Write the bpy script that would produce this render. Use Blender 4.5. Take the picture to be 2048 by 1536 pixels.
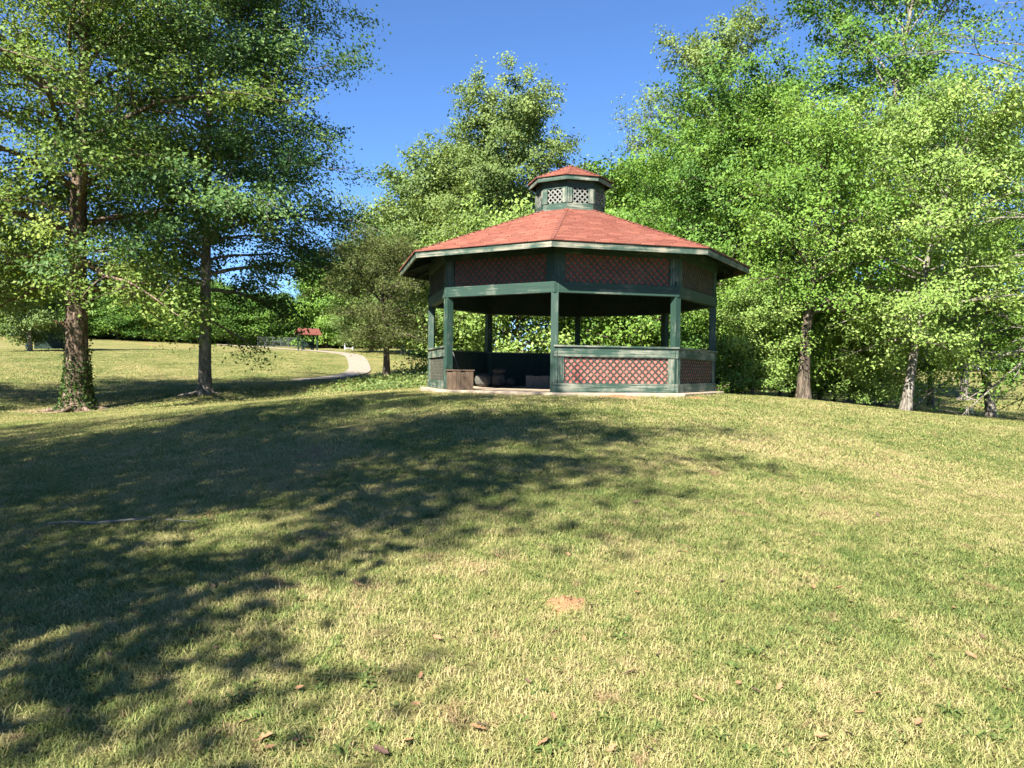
import bpy, bmesh, math, random
import numpy as np
from mathutils import Matrix, Vector, Euler

random.seed(7)
SC = bpy.context.scene
COL = SC.collection
for o in list(bpy.data.objects):
    bpy.data.objects.remove(o)

# ------------------------------------------------------------------ camera
EYE = Vector((0.0, 0.0, 1.6))
FPX = 1538.0
PITCH, ROLL = math.radians(-0.875), math.radians(0.70)
cam_d = bpy.data.cameras.new('camera')
cam = bpy.data.objects.new('camera', cam_d)
COL.objects.link(cam)
cam_d.sensor_fit = 'HORIZONTAL'
cam_d.sensor_width = 36.0
cam_d.lens = 36.0 * FPX / 2048.0
cam_d.clip_start = 0.05
cam_d.clip_end = 3000.0
CAMR = Matrix.Rotation(math.radians(90) + PITCH, 3, 'X') @ Matrix.Rotation(ROLL, 3, 'Z')
cam.matrix_world = Matrix.Translation(EYE) @ CAMR.to_4x4()
SC.camera = cam

# ------------------------------------------------------------------ sky, sun, exposure
SUN_AZ = math.radians(27.0)          # the sun stands behind the camera, 27 degrees to its left
SUN_EL = math.radians(40.0)
world = bpy.data.worlds.new('World')
SC.world = world
world.use_nodes = True
wn, wl = world.node_tree.nodes, world.node_tree.links
bg = wn['Background']
sky = wn.new('ShaderNodeTexSky')
sky.sky_type = 'NISHITA'
sky.sun_disc = False
sky.sun_elevation = SUN_EL
sky.sun_rotation = math.radians(180.0 + 27.0)
sky.altitude = 100.0
sky.air_density = 0.8
sky.dust_density = 0.0
sky.ozone_density = 10.0
wl.new(sky.outputs['Color'], bg.inputs['Color'])
bg.inputs['Strength'].default_value = 0.064
sun_d = bpy.data.lights.new('sun', 'SUN')
sun_d.energy = 5.0
sun_d.angle = math.radians(0.55)
sun_d.color = (1.0, 0.945, 0.83)
sun = bpy.data.objects.new('sun', sun_d)
COL.objects.link(sun)
to_sun = Vector((-math.sin(SUN_AZ) * math.cos(SUN_EL), -math.cos(SUN_AZ) * math.cos(SUN_EL), math.sin(SUN_EL)))
sun.rotation_euler = to_sun.to_track_quat('Z', 'Y').to_euler()
sun.location = (-20, -40, 40)
SC.view_settings.view_transform = 'Standard'
SC.view_settings.look = 'None'
SC.view_settings.gamma = 1.0
SC.view_settings.use_curve_mapping = False
SC.view_settings.exposure = 1.92
SC.render.engine = 'CYCLES'
cy = SC.cycles
cy.max_bounces = 8
cy.diffuse_bounces = 5
cy.glossy_bounces = 2
cy.transmission_bounces = 6
cy.transparent_max_bounces = 4
cy.use_adaptive_sampling = True
cy.adaptive_threshold = 0.02
cy.use_denoising = True
cy.denoiser = 'OPENIMAGEDENOISE'
cy.denoising_input_passes = 'RGB_ALBEDO_NORMAL'
cy.denoising_prefilter = 'ACCURATE'
cy.sample_clamp_indirect = 4.0
cy.caustics_reflective = False
cy.caustics_refractive = False


# ------------------------------------------------------------------ pixel helpers (photograph pixels, 2048 wide, to place things at their depth)
def ray(px, py):
    d = CAMR @ Vector(((px - 1024.0) / FPX, -(py - 768.0) / FPX, -1.0))
    return d / d.y


def at(px, py, depth):
    return EYE + ray(px, py) * depth


# ------------------------------------------------------------------ terrain height
CP = []
def cp(x, y, z): CP.append((x, y, z))
def cpp(px, py, d):
    p = at(px, py, d); CP.append((p.x, p.y, p.z))
for q in [(0, 0, 0), (-4, 0, -.2), (4, 0, -.02), (0, -8, -.5), (-10, -5, -.6), (10, -5, -.4), (-25, -10, -.8), (25, -10, -.8), (0, -40, -2), (-60, -30, -1), (60, -30, -2),
          (0, 3, .24), (0.1, 5, .41), (.5, 9, .79), (1, 12, 1.02), (1.3, 14.1, 1.13),
          (-2.2, 17, 1.12), (4.9, 17.2, 1.13), (1.3, 18, 1.14), (1.3, 21.8, 1.15), (-1.6, 20.6, 1.13), (4.2, 20.6, 1.13),
          (2, 30, 1.2), (7, 27, .95), (5, 60, 2.4), (12, 95, 3.2)]:
    cp(*q)
for q in [(0, 884, 12.5), (200, 856, 13.5), (400, 829, 14), (650, 802, 14.6), (0, 1010, 7.4),
          (155, 822, 24), (0, 838, 20.5), (410, 789, 27), (620, 787, 25), (772, 759, 26), (800, 778, 22.5),
          (675, 758, 40), (734, 737, 49), (714, 713, 60), (685, 705, 70), (568, 699, 82), (300, 702, 60), (300, 684, 92), (0, 672, 92),
          (100, 751, 38), (300, 752, 40), (840, 699, 88), (850, 735, 48), (560, 730, 48), (-300, 760, 30), (-300, 690, 80),
          (1440, 788, 16.5), (1600, 800, 18.5), (1812, 824, 19), (2048, 852, 16.5), (2300, 890, 14), (2048, 980, 9.2),
          (1900, 818, 36), (1650, 800, 34), (2100, 845, 27), (1900, 772, 60), (1950, 749, 84), (2030, 782, 60), (1700, 742, 85), (2400, 790, 55)]:
    cpp(*q)
CPA = np.array(CP)
def _tps(r2):
    return np.where(r2 > 1e-9, r2 * np.log(np.maximum(r2, 1e-9)) * .5, 0)
_n = len(CPA)
_d2 = ((CPA[:, None, :2] - CPA[None, :, :2]) ** 2).sum(2)
_K = _tps(_d2) + np.eye(_n) * 1.5
_P = np.hstack([np.ones((_n, 1)), CPA[:, :2]])
_W = np.linalg.solve(np.vstack([np.hstack([_K, _P]), np.hstack([_P.T, np.zeros((3, 3))])]), np.concatenate([CPA[:, 2], np.zeros(3)]))
def ground_z(x, y):
    x = np.atleast_1d(np.asarray(x, float)); y = np.atleast_1d(np.asarray(y, float))
    r = np.hypot(x, y - 20); k = np.where(r > 105, 105 / np.maximum(r, 1e-6), 1.0)
    xc, yc = x * k, 20 + (y - 20) * k
    out = np.empty(x.size)
    for i in range(0, x.size, 20000):
        s = slice(i, i + 20000)
        d2 = (xc[s, None] - CPA[None, :, 0]) ** 2 + (yc[s, None] - CPA[None, :, 1]) ** 2
        out[s] = _tps(d2) @ _W[:_n] + _W[_n] + _W[_n + 1] * xc[s] + _W[_n + 2] * yc[s]
    return out
def gz(x, y): return float(ground_z(x, y)[0])
def hit(px, py):
    r = ray(px, py)
    ts = np.concatenate([np.arange(1.5, 30, .02), np.arange(30, 200, .2)])
    zz = EYE.z + r.z * ts - ground_z(EYE.x + r.x * ts, ts)
    i = int(np.argmax(zz < 0)) if (zz < 0).any() else -1
    t = ts[i]
    return Vector((r.x * t, t, gz(r.x * t, t)))
def on_ground(px, depth):
    r = ray(px, 760)
    x = r.x * depth
    return Vector((x, depth, gz(x, depth)))


# ------------------------------------------------------------------ node helpers
def new_mat(name):
    m = bpy.data.materials.new(name)
    m.use_nodes = True
    nt = m.node_tree
    return m, nt, nt.nodes['Principled BSDF'], nt.nodes['Material Output']
def N(nt, kind, **kw):
    n = nt.nodes.new('ShaderNode' + kind)
    for k, v in kw.items():
        if k.startswith('i_'):
            n.inputs[k[2:].replace('_', ' ')].default_value = v
        else:
            setattr(n, k, v)
    return n
def L(nt, a, b): nt.links.new(a, b)
def ramp(nt, fac, stops):
    r = N(nt, 'ValToRGB')
    el = r.color_ramp.elements
    while len(el) < len(stops): el.new(.5)
    for e, (p, c) in zip(el, stops):
        e.position = p
        e.color = (*c, 1) if len(c) == 3 else c
    L(nt, fac, r.inputs['Fac'])
    return r
def noise(nt, vec, scale, detail=4, rough=.55, dist=0):
    n = N(nt, 'TexNoise')
    n.inputs['Scale'].default_value = scale
    n.inputs['Detail'].default_value = detail
    n.inputs['Roughness'].default_value = rough
    n.inputs['Distortion'].default_value = dist
    if vec is not None: L(nt, vec, n.inputs['Vector'])
    return n
def mix(nt, fac, a, b, kind='MIX'):
    m = N(nt, 'Mix', data_type='RGBA', blend_type=kind)
    for sock, v in ((m.inputs[0], fac), (m.inputs[6], a), (m.inputs[7], b)):
        if isinstance(v, (int, float)): sock.default_value = v
        elif isinstance(v, tuple): sock.default_value = (*v, 1) if len(v) == 3 else v
        else: L(nt, v, sock)
    return m.outputs[2]
def mapping(nt, vec, scale):
    m = N(nt, 'Mapping')
    m.inputs['Scale'].default_value = scale
    L(nt, vec, m.inputs['Vector'])
    return m.outputs['Vector']
def bump(nt, bsdf, h, strength, dist=.01):
    b = N(nt, 'Bump')
    b.inputs['Strength'].default_value = strength
    b.inputs['Distance'].default_value = dist
    L(nt, h, b.inputs['Height'])
    L(nt, b.outputs['Normal'], bsdf.inputs['Normal'])


# ------------------------------------------------------------------ materials
def lawn_tone(nt):
    """large and small patches of green and dry grass, by place on the ground"""
    g = N(nt, 'NewGeometry')
    a = noise(nt, g.outputs['Position'], .33, 3, .6, .6)
    b = noise(nt, g.outputs['Position'], 2.1, 4, .6, .3)
    c = noise(nt, g.outputs['Position'], 8.5, 3, .6, .4)
    m = N(nt, 'Math', operation='MULTIPLY_ADD')
    m.inputs[1].default_value = .36
    L(nt, a.outputs['Fac'], m.inputs[0])
    m3 = N(nt, 'Math', operation='MULTIPLY')
    m3.inputs[1].default_value = .36
    L(nt, c.outputs['Fac'], m3.inputs[0])
    m2 = N(nt, 'Math', operation='MULTIPLY_ADD')
    m2.inputs[1].default_value = .28
    L(nt, b.outputs['Fac'], m2.inputs[0])
    L(nt, m3.outputs[0], m2.inputs[2])
    L(nt, m2.outputs[0], m.inputs[2])
    return g, m.outputs[0]

def mat_ground():
    m, nt, bs, out = new_mat('lawn_soil')
    g, tone = lawn_tone(nt)
    col = ramp(nt, tone, [(.33, (.085, .115, .034)), (.46, (.16, .165, .056)), (.58, (.25, .215, .09)), (.7, (.30, .225, .115))]).outputs['Color']
    fine = noise(nt, g.outputs['Position'], 26, 5, .7)
    col = mix(nt, .75, col, ramp(nt, fine.outputs['Fac'], [(.3, (.28, .26, .22)), (.5, (.85, .85, .85)), (.72, (1.35, 1.3, 1.15))]).outputs['Color'], 'MULTIPLY')
    clay = noise(nt, g.outputs['Position'], .16, 4, .65, .8)
    col = mix(nt, ramp(nt, clay.outputs['Fac'], [(.62, (0, 0, 0)), (.72, (.55, .55, .55))]).outputs['Color'], col, (.36, .20, .10))
    ba = N(nt, 'Attribute', attribute_name='bare')
    col = mix(nt, ramp(nt, ba.outputs['Fac'], [(.12, (0, 0, 0)), (.6, (.9, .9, .9))]).outputs['Color'], col, mix(nt, fine.outputs['Fac'], (.10, .065, .042), (.34, .24, .16)))
    L(nt, col, bs.inputs['Base Color'])
    bs.inputs['Roughness'].default_value = .95
    bs.inputs['Specular IOR Level'].default_value = .1
    bump(nt, bs, fine.outputs['Fac'], .9, .03)
    return m

def mat_blade():
    m, nt, bs, out = new_mat('grass_blade')
    g, tone = lawn_tone(nt)
    at_ = N(nt, 'Attribute', attribute_name='tint')
    s = N(nt, 'Math', operation='MULTIPLY_ADD')
    s.inputs[1].default_value = .62
    L(nt, at_.outputs['Fac'], s.inputs[0])
    t2 = N(nt, 'Math', operation='MULTIPLY_ADD')
    t2.inputs[1].default_value = 2.9
    t2.inputs[2].default_value = -1.35
    L(nt, tone, t2.inputs[0])
    L(nt, t2.outputs[0], s.inputs[2])
    col = ramp(nt, s.outputs[0], [(.06, (.070, .118, .028)), (.28, (.145, .190, .048)), (.47, (.235, .25, .080)), (.66, (.33, .30, .125)), (.9, (.42, .345, .175)), (1, (.25, .155, .085))]).outputs['Color']
    th = noise(nt, g.outputs['Position'], 3.3, 4, .7, .8)          # dead thatch and bare spots showing brown
    col = mix(nt, ramp(nt, th.outputs['Fac'], [(.60, (0, 0, 0)), (.70, (.75, .75, .75))]).outputs['Color'], col, (.30, .19, .115))
    L(nt, col, bs.inputs['Base Color'])
    bs.inputs['Roughness'].default_value = .55
    bs.inputs['Specular IOR Level'].default_value = .3
    tr = N(nt, 'BsdfTranslucent')
    L(nt, col, tr.inputs['Color'])
    mx = N(nt, 'MixShader')
    mx.inputs[0].default_value = .22
    L(nt, bs.outputs[0], mx.inputs[1]); L(nt, tr.outputs[0], mx.inputs[2]); L(nt, mx.outputs[0], out.inputs['Surface'])
    return m

def mat_leaf(name, dark, mid, light, transl=.32, rough=.55, hue_noise=.0):
    m, nt, bs, out = new_mat(name)
    a = N(nt, 'Attribute', attribute_name='tint')
    col = ramp(nt, a.outputs['Fac'], [(.05, dark), (.5, mid), (.95, light)]).outputs['Color']
    L(nt, col, bs.inputs['Base Color'])
    bs.inputs['Roughness'].default_value = rough
    bs.inputs['Specular IOR Level'].default_value = .25
    tr = N(nt, 'BsdfTranslucent')
    c2 = mix(nt, 1.0, col, (1.25, 1.2, .55), 'MULTIPLY')
    L(nt, c2, tr.inputs['Color'])
    mx = N(nt, 'MixShader')
    mx.inputs[0].default_value = transl
    L(nt, bs.outputs[0], mx.inputs[1]); L(nt, tr.outputs[0], mx.inputs[2]); L(nt, mx.outputs[0], out.inputs['Surface'])
    return m

def mat_bark(name, a, b, scale=(9, 9, 1.6)):
    m, nt, bs, out = new_mat(name)
    tc = N(nt, 'TexCoord')
    v = mapping(nt, tc.outputs['Object'], scale)
    n1 = noise(nt, v, 1.6, 6, .7, .8)
    n2 = noise(nt, tc.outputs['Object'], 1.1, 3, .6)
    col = ramp(nt, n1.outputs['Fac'], [(.32, tuple(c * .35 for c in a)), (.48, a), (.62, b), (.8, tuple(min(1, c * 1.25) for c in b))]).outputs['Color']
    col = mix(nt, .5, col, ramp(nt, n2.outputs['Fac'], [(.35, (.55, .6, .5)), (.6, (1.1, 1.08, 1.05))]).outputs['Color'], 'MULTIPLY')
    L(nt, col, bs.inputs['Base Color'])
    bs.inputs['Roughness'].default_value = .9
    bs.inputs['Specular IOR Level'].default_value = .2
    bump(nt, bs, n1.outputs['Fac'], 1.0, .04)
    return m

def mat_paint(name, base, dark, bare, wear=.5, grain=(1.3, 30, 30)):
    """painted boards, grain along the board's own x axis, worn through to grey wood in streaks"""
    m, nt, bs, out = new_mat(name)
    tc = N(nt, 'TexCoord')
    oi = N(nt, 'ObjectInfo')
    add = N(nt, 'VectorMath', operation='ADD')
    L(nt, tc.outputs['Object'], add.inputs[0])
    sc = N(nt, 'VectorMath', operation='SCALE')
    cmb = N(nt, 'CombineXYZ')
    L(nt, oi.outputs['Random'], cmb.inputs[0]); L(nt, oi.outputs['Random'], cmb.inputs[1])
    L(nt, cmb.outputs[0], sc.inputs[0]); sc.inputs['Scale'].default_value = 37
    L(nt, sc.outputs[0], add.inputs[1])
    v = mapping(nt, add.outputs[0], grain)
    n1 = noise(nt, v, 1.0, 6, .68, .5)
    n2 = noise(nt, add.outputs[0], 2.2, 4, .6, .3)
    col = mix(nt, ramp(nt, n1.outputs['Fac'], [(.3, (0, 0, 0)), (.7, (1, 1, 1))]).outputs['Color'], dark, base)
    mm = N(nt, 'Math', operation='MULTIPLY')
    L(nt, n1.outputs['Fac'], mm.inputs[0]); L(nt, n2.outputs['Fac'], mm.inputs[1])
    w = ramp(nt, mm.outputs[0], [(.36 - .16 * wear, (0, 0, 0)), (.46 - .12 * wear, (.85, .85, .85))])
    col = mix(nt, w.outputs['Color'], col, bare)
    L(nt, col, bs.inputs['Base Color'])
    bs.inputs['Roughness'].default_value = .6
    bs.inputs['Specular IOR Level'].default_value = .35
    bump(nt, bs, n1.outputs['Fac'], .35, .004)
    return m

def mat_simple(name, c1, c2, scale=8, rough=.8, bmp=.3, stretch=(1, 1, 1), dist=.01):
    m, nt, bs, out = new_mat(name)
    tc = N(nt, 'TexCoord')
    v = mapping(nt, tc.outputs['Object'], stretch)
    n = noise(nt, v, scale, 5, .62, .3)
    col = ramp(nt, n.outputs['Fac'], [(.3, c1), (.7, c2)]).outputs['Color']
    L(nt, col, bs.inputs['Base Color'])
    bs.inputs['Roughness'].default_value = rough
    bs.inputs['Specular IOR Level'].default_value = .25
    if bmp: bump(nt, bs, n.outputs['Fac'], bmp, dist)
    return m

def mat_shingle(name):
    m, nt, bs, out = new_mat(name)
    a = N(nt, 'Attribute', attribute_name='tint')
    tc = N(nt, 'TexCoord')
    n = noise(nt, tc.outputs['Object'], 60, 3, .7)
    n2 = noise(nt, tc.outputs['Object'], .9, 4, .6, .5)
    col = ramp(nt, a.outputs['Fac'], [(0, (.148, .050, .036)), (.5, (.182, .065, .046)), (1, (.222, .085, .061))]).outputs['Color']
    col = mix(nt, .5, col, ramp(nt, n.outputs['Fac'], [(.3, (.6, .6, .6)), (.7, (1.25, 1.22, 1.2))]).outputs['Color'], 'MULTIPLY')
    col = mix(nt, ramp(nt, n2.outputs['Fac'], [(.55, (0, 0, 0)), (.75, (.35, .35, .35))]).outputs['Color'], col, (.20, .11, .08))
    L(nt, col, bs.inputs['Base Color'])
    bs.inputs['Roughness'].default_value = .85
    bs.inputs['Specular IOR Level'].default_value = .25
    bump(nt, bs, n.outputs['Fac'], .3, .003)
    return m

M = {}
M['ground'] = mat_ground()
M['blade'] = mat_blade()
M['green'] = mat_paint('green_paint', (.021, .053, .039), (.011, .033, .024), (.13, .145, .115), .45)
M['green_worn'] = mat_paint('green_paint_worn', (.034, .073, .054), (.018, .045, .033), (.24, .24, .19), .95)
M['fascia'] = mat_paint('fascia_paint', (.038, .074, .053), (.022, .048, .035), (.27, .245, .19), .95)
M['slat'] = mat_paint('lattice_paint', (.050, .056, .042), (.03, .036, .028), (.12, .105, .075), .7, (4, 50, 50))
M['slat_pale'] = mat_paint('lattice_weathered', (.17, .18, .165), (.11, .12, .11), (.25, .25, .23), .8, (4, 50, 50))
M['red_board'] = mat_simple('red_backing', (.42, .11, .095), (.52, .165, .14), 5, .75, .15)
M['red_backing_shaded'] = mat_simple('red_backing_shaded', (.27, .058, .048), (.36, .088, .072), 5, .8, .15)  # same red as the low wall backing, eave shade painted in as darker tone
M['shingle'] = mat_shingle('red_shingle')
M['concrete'] = mat_simple('concrete', (.27, .21, .15), (.38, .31, .235), 6, .9, .3)
M['path'] = mat_simple('path_concrete', (.23, .19, .15), (.30, .255, .205), 3, .9, .2)
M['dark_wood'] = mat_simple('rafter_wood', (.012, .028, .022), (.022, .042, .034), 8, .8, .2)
M['old_wood'] = mat_simple('old_wood', (.06, .04, .026), (.16, .112, .075), 9, .85, .5, (9, 9, .7))
M['grey_wood'] = mat_simple('grey_wood', (.09, .09, .085), (.19, .185, .17), 9, .85, .5, (9, 9, .7))
M['stone'] = mat_simple('field_stone', (.05, .05, .043), (.12, .115, .10), 7, .9, .6)
M['sand'] = mat_simple('orange_sand', (.25, .135, .066), (.33, .195, .100), 30, .95, 1.0, dist=.03)
M['white'] = mat_simple('white_paint', (.7, .7, .68), (.8, .8, .78), 6, .5, 0)
M['metal'] = mat_simple('grey_metal', (.05, .06, .06), (.09, .10, .10), 8, .5, 0)
M['glass'] = mat_simple('dark_glass', (.03, .04, .05), (.05, .06, .07), 3, .08, 0)
M['rubber'] = mat_simple('rubber', (.02, .02, .02), (.035, .035, .035), 8, .8, 0)
M['dead_leaf'] = mat_simple('dead_leaf', (.22, .115, .055), (.33, .20, .11), 20, .8, .2)
M['dead_leaf_dark'] = mat_simple('dead_leaf_dark', (.085, .05, .04), (.15, .09, .065), 20, .8, .2)
M['bark_brown'] = mat_bark('bark_brown', (.12, .085, .062), (.27, .205, .16))
M['bark_grey'] = mat_bark('bark_grey', (.16, .14, .12), (.33, .30, .26))
M['bark_dark'] = mat_bark('bark_dark', (.07, .055, .042), (.17, .135, .105))
M['leaf_oak'] = mat_leaf('leaf_oak', (.075, .140, .026), (.150, .230, .044), (.24, .30, .064), .34)
M['leaf_deep'] = mat_leaf('leaf_deep', (.038, .098, .030), (.082, .160, .044), (.145, .230, .060), .34)
M['leaf_blue'] = mat_leaf('leaf_blue', (.085, .140, .042), (.150, .215, .062), (.22, .285, .088), .32)
M['leaf_bright'] = mat_leaf('leaf_bright', (.110, .185, .040), (.190, .285, .066), (.28, .375, .100), .32)
M['leaf_mid'] = mat_leaf('leaf_mid', (.075, .155, .025), (.14, .250, .039), (.22, .33, .060), .32)
M['leaf_gum'] = mat_leaf('leaf_gum', (.045, .112, .020), (.092, .190, .031), (.17, .28, .050), .32)
M['leaf_olive'] = mat_leaf('leaf_olive', (.072, .098, .028), (.128, .155, .046), (.20, .225, .072), .25, .6)
M['ivy'] = mat_leaf('leaf_ivy', (.020, .050, .012), (.045, .090, .018), (.09, .15, .03), .2)
M['weed'] = mat_leaf('leaf_weed', (.075, .125, .034), (.125, .175, .048), (.19, .235, .075), .3)


# ------------------------------------------------------------------ object helpers
def tag(o, label=None, cat=None, group=None, kind=None):
    if label: o['label'] = label
    if cat: o['category'] = cat
    if group: o['group'] = group
    if kind: o['kind'] = kind
    return o
def empty(name, loc=(0, 0, 0), rz=0, **kw):
    o = bpy.data.objects.new(name, None)
    COL.objects.link(o)
    o.empty_display_size = .2
    o.location = loc
    o.rotation_euler = (0, 0, rz)
    return tag(o, **kw)
def obj(name, me, parent=None, matrix=None, **kw):
    o = bpy.data.objects.new(name, me)
    COL.objects.link(o)
    if parent is not None: o.parent = parent
    if matrix is not None: o.matrix_local = matrix
    return tag(o, **kw)
def mesh(name, verts, faces, mat, smooth=False):
    me = bpy.data.meshes.new(name)
    me.from_pydata([tuple(v) for v in verts], [], faces)
    me.materials.append(mat)
    if smooth: me.shade_smooth()
    me.update()
    return me
def mesh_np(name, V, F, mat, tint=None, smooth=False):
    """V (n,3); F (m,k) faces of equal size k; tint per face"""
    me = bpy.data.meshes.new(name)
    V = np.ascontiguousarray(V, np.float32); F = np.ascontiguousarray(F, np.int32)
    m_, k = F.shape
    me.vertices.add(len(V)); me.vertices.foreach_set('co', V.ravel())
    me.loops.add(m_ * k); me.loops.foreach_set('vertex_index', F.ravel())
    me.polygons.add(m_)
    me.polygons.foreach_set('loop_start', np.arange(0, m_ * k, k, dtype=np.int32))
    if smooth: me.polygons.foreach_set('use_smooth', np.ones(m_, bool))
    me.materials.append(mat)
    if tint is not None:
        a = me.attributes.new('tint', 'FLOAT', 'FACE')
        a.data.foreach_set('value', np.ascontiguousarray(tint, np.float32))
    me.update(calc_edges=True)
    return me
BOXF = [(0, 3, 2, 1), (4, 5, 6, 7), (0, 1, 5, 4), (1, 2, 6, 5), (2, 3, 7, 6), (3, 0, 4, 7)]
def boxv(x0, x1, y0, y1, z0, z1):
    return [(x0, y0, z0), (x1, y0, z0), (x1, y1, z0), (x0, y1, z0), (x0, y0, z1), (x1, y0, z1), (x1, y1, z1), (x0, y1, z1)]
def box(name, dims, mat, parent=None, matrix=None, **kw):
    return obj(name, mesh(name, boxv(*dims), BOXF, mat), parent, matrix, **kw)
class MB:
    """collects solids into one mesh"""
    def __init__(s): s.v, s.f = [], []
    def add(s, v, f):
        b = len(s.v); s.v += [tuple(q) for q in v]; s.f += [tuple(i + b for i in q) for q in f]
    def box(s, *d): s.add(boxv(*d), BOXF)
    def tube(s, pts, rads, k=8, cap=True):
        pts = [Vector(p) for p in pts]; rings = []; b = len(s.v)
        for i, p in enumerate(pts):
            t = (pts[min(i + 1, len(pts) - 1)] - pts[max(i - 1, 0)]).normalized()
            a = t.cross(Vector((0, 0, 1)) if abs(t.z) < .9 else Vector((1, 0, 0))).normalized(); c = t.cross(a)
            for j in range(k):
                q = 2 * math.pi * j / k
                s.v.append(tuple(p + (a * math.cos(q) + c * math.sin(q)) * rads[i]))
        for i in range(len(pts) - 1):
            for j in range(k):
                s.f.append((b + i * k + j, b + i * k + (j + 1) % k, b + (i + 1) * k + (j + 1) % k, b + (i + 1) * k + j))
        if cap:
            s.f.append(tuple(b + j for j in range(k))[::-1]); e = b + (len(pts) - 1) * k
            s.f.append(tuple(e + j for j in range(k)))
    def build(s, name, mat, parent=None, matrix=None, smooth=False, **kw):
        return obj(name, mesh(name, s.v, s.f, mat, smooth), parent, matrix, **kw)


# ------------------------------------------------------------------ ground
def axis(lo, hi, c, fine, grow):
    out = [c]; s = fine; p = c
    while p < hi:
        p += s; out.append(p); s = min(s * grow, 25)
    s = fine; p = c
    while p > lo:
        p -= s; out.insert(0, p); s = min(s * grow, 25)
    return np.array(out)
BARE = [(on_ground(155, 24), 1.5), (on_ground(410, 27), .9), (on_ground(1607, 19.8), .7), (on_ground(1812, 19.6), .6), (on_ground(772, 26), .5)]
xs = axis(-600, 600, 0, .28, 1.035)
ys = np.concatenate([axis(-300, 30, 6, .28, 1.03), ])
ys = axis(-300, 800, 8, .28, 1.03)
GX, GY = np.meshgrid(xs, ys)
GZ = ground_z(GX.ravel(), GY.ravel())
rng = np.random.default_rng(3)
V = np.stack([GX.ravel(), GY.ravel(), GZ + rng.normal(0, .006, GZ.size)], 1)
nx, ny = len(xs), len(ys)
idx = np.arange(nx * ny).reshape(ny, nx)
F = np.stack([idx[:-1, :-1].ravel(), idx[:-1, 1:].ravel(), idx[1:, 1:].ravel(), idx[1:, :-1].ravel()], 1)
gme = mesh_np('ground', V, F, M['ground'], smooth=True)
_b = np.zeros(len(V))
for q, rad in BARE:
    _b = np.maximum(_b, np.exp(-((V[:, 0] - q.x) ** 2 + (V[:, 1] - q.y) ** 2) / rad ** 2))
_b = np.maximum(_b, .8 * np.exp(-((np.hypot(V[:, 0] - .0722 * 18, V[:, 1] - 18) - 3.55) / .28) ** 2))      # worn edge along the slab
_a = gme.attributes.new('bare', 'FLOAT', 'POINT'); _a.data.foreach_set('value', _b.astype(np.float32))
obj('ground', gme, kind='structure', label='mown grassy knoll and meadow of green and straw coloured turf')

# ------------------------------------------------------------------ grass: patches of blades scattered over the ground
def blade_patch(name, size, n, h, w, seed, straw=.35):
    r = np.random.default_rng(seed)
    P = np.c_[r.uniform(-size / 2, size / 2, (n, 2)) * 1.12, np.zeros(n)]
    az = r.uniform(0, 2 * np.pi, n)
    flat = r.random(n) < straw
    lean = np.where(flat, r.uniform(1.0, 1.5, n), r.uniform(.5, 1.3, n))
    hh = h * r.uniform(.45, 1.25, n) * np.where(flat, .95, 1)
    ww = w * r.uniform(.6, 1.3, n)
    d = np.c_[np.cos(az), np.sin(az), np.zeros(n)]
    s = np.c_[-np.sin(az), np.cos(az), np.zeros(n)]
    up = np.array([0, 0, 1.])
    def step(l): return d * np.sin(l)[:, None] + up * np.cos(l)[:, None]
    p0 = P + up * np.where(flat, r.uniform(.004, h * .4, n), -.004)[:, None]
    p1 = p0 + step(lean * .6) * (hh * .55)[:, None]
    p2 = p1 + step(np.minimum(lean * 1.25, 1.75)) * (hh * .45)[:, None]
    a, b = p0 - s * ww[:, None] / 2, p0 + s * ww[:, None] / 2
    c, e = p1 - s * ww[:, None] * .42, p1 + s * ww[:, None] * .42
    V = np.stack([a, b, e, c, p2], 1).reshape(-1, 3)
    i = np.arange(n)[:, None] * 5
    F = np.concatenate([i + np.array([[0, 1, 2]]), i + np.array([[0, 2, 3]]), i + np.array([[3, 2, 4]])])
    t = np.where(flat, r.uniform(.45, 1.0, n), np.clip(r.normal(.34, .2, n), 0, .95))
    return mesh_np(name, V, F, M['blade'], np.concatenate([t, t, t]))

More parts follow.
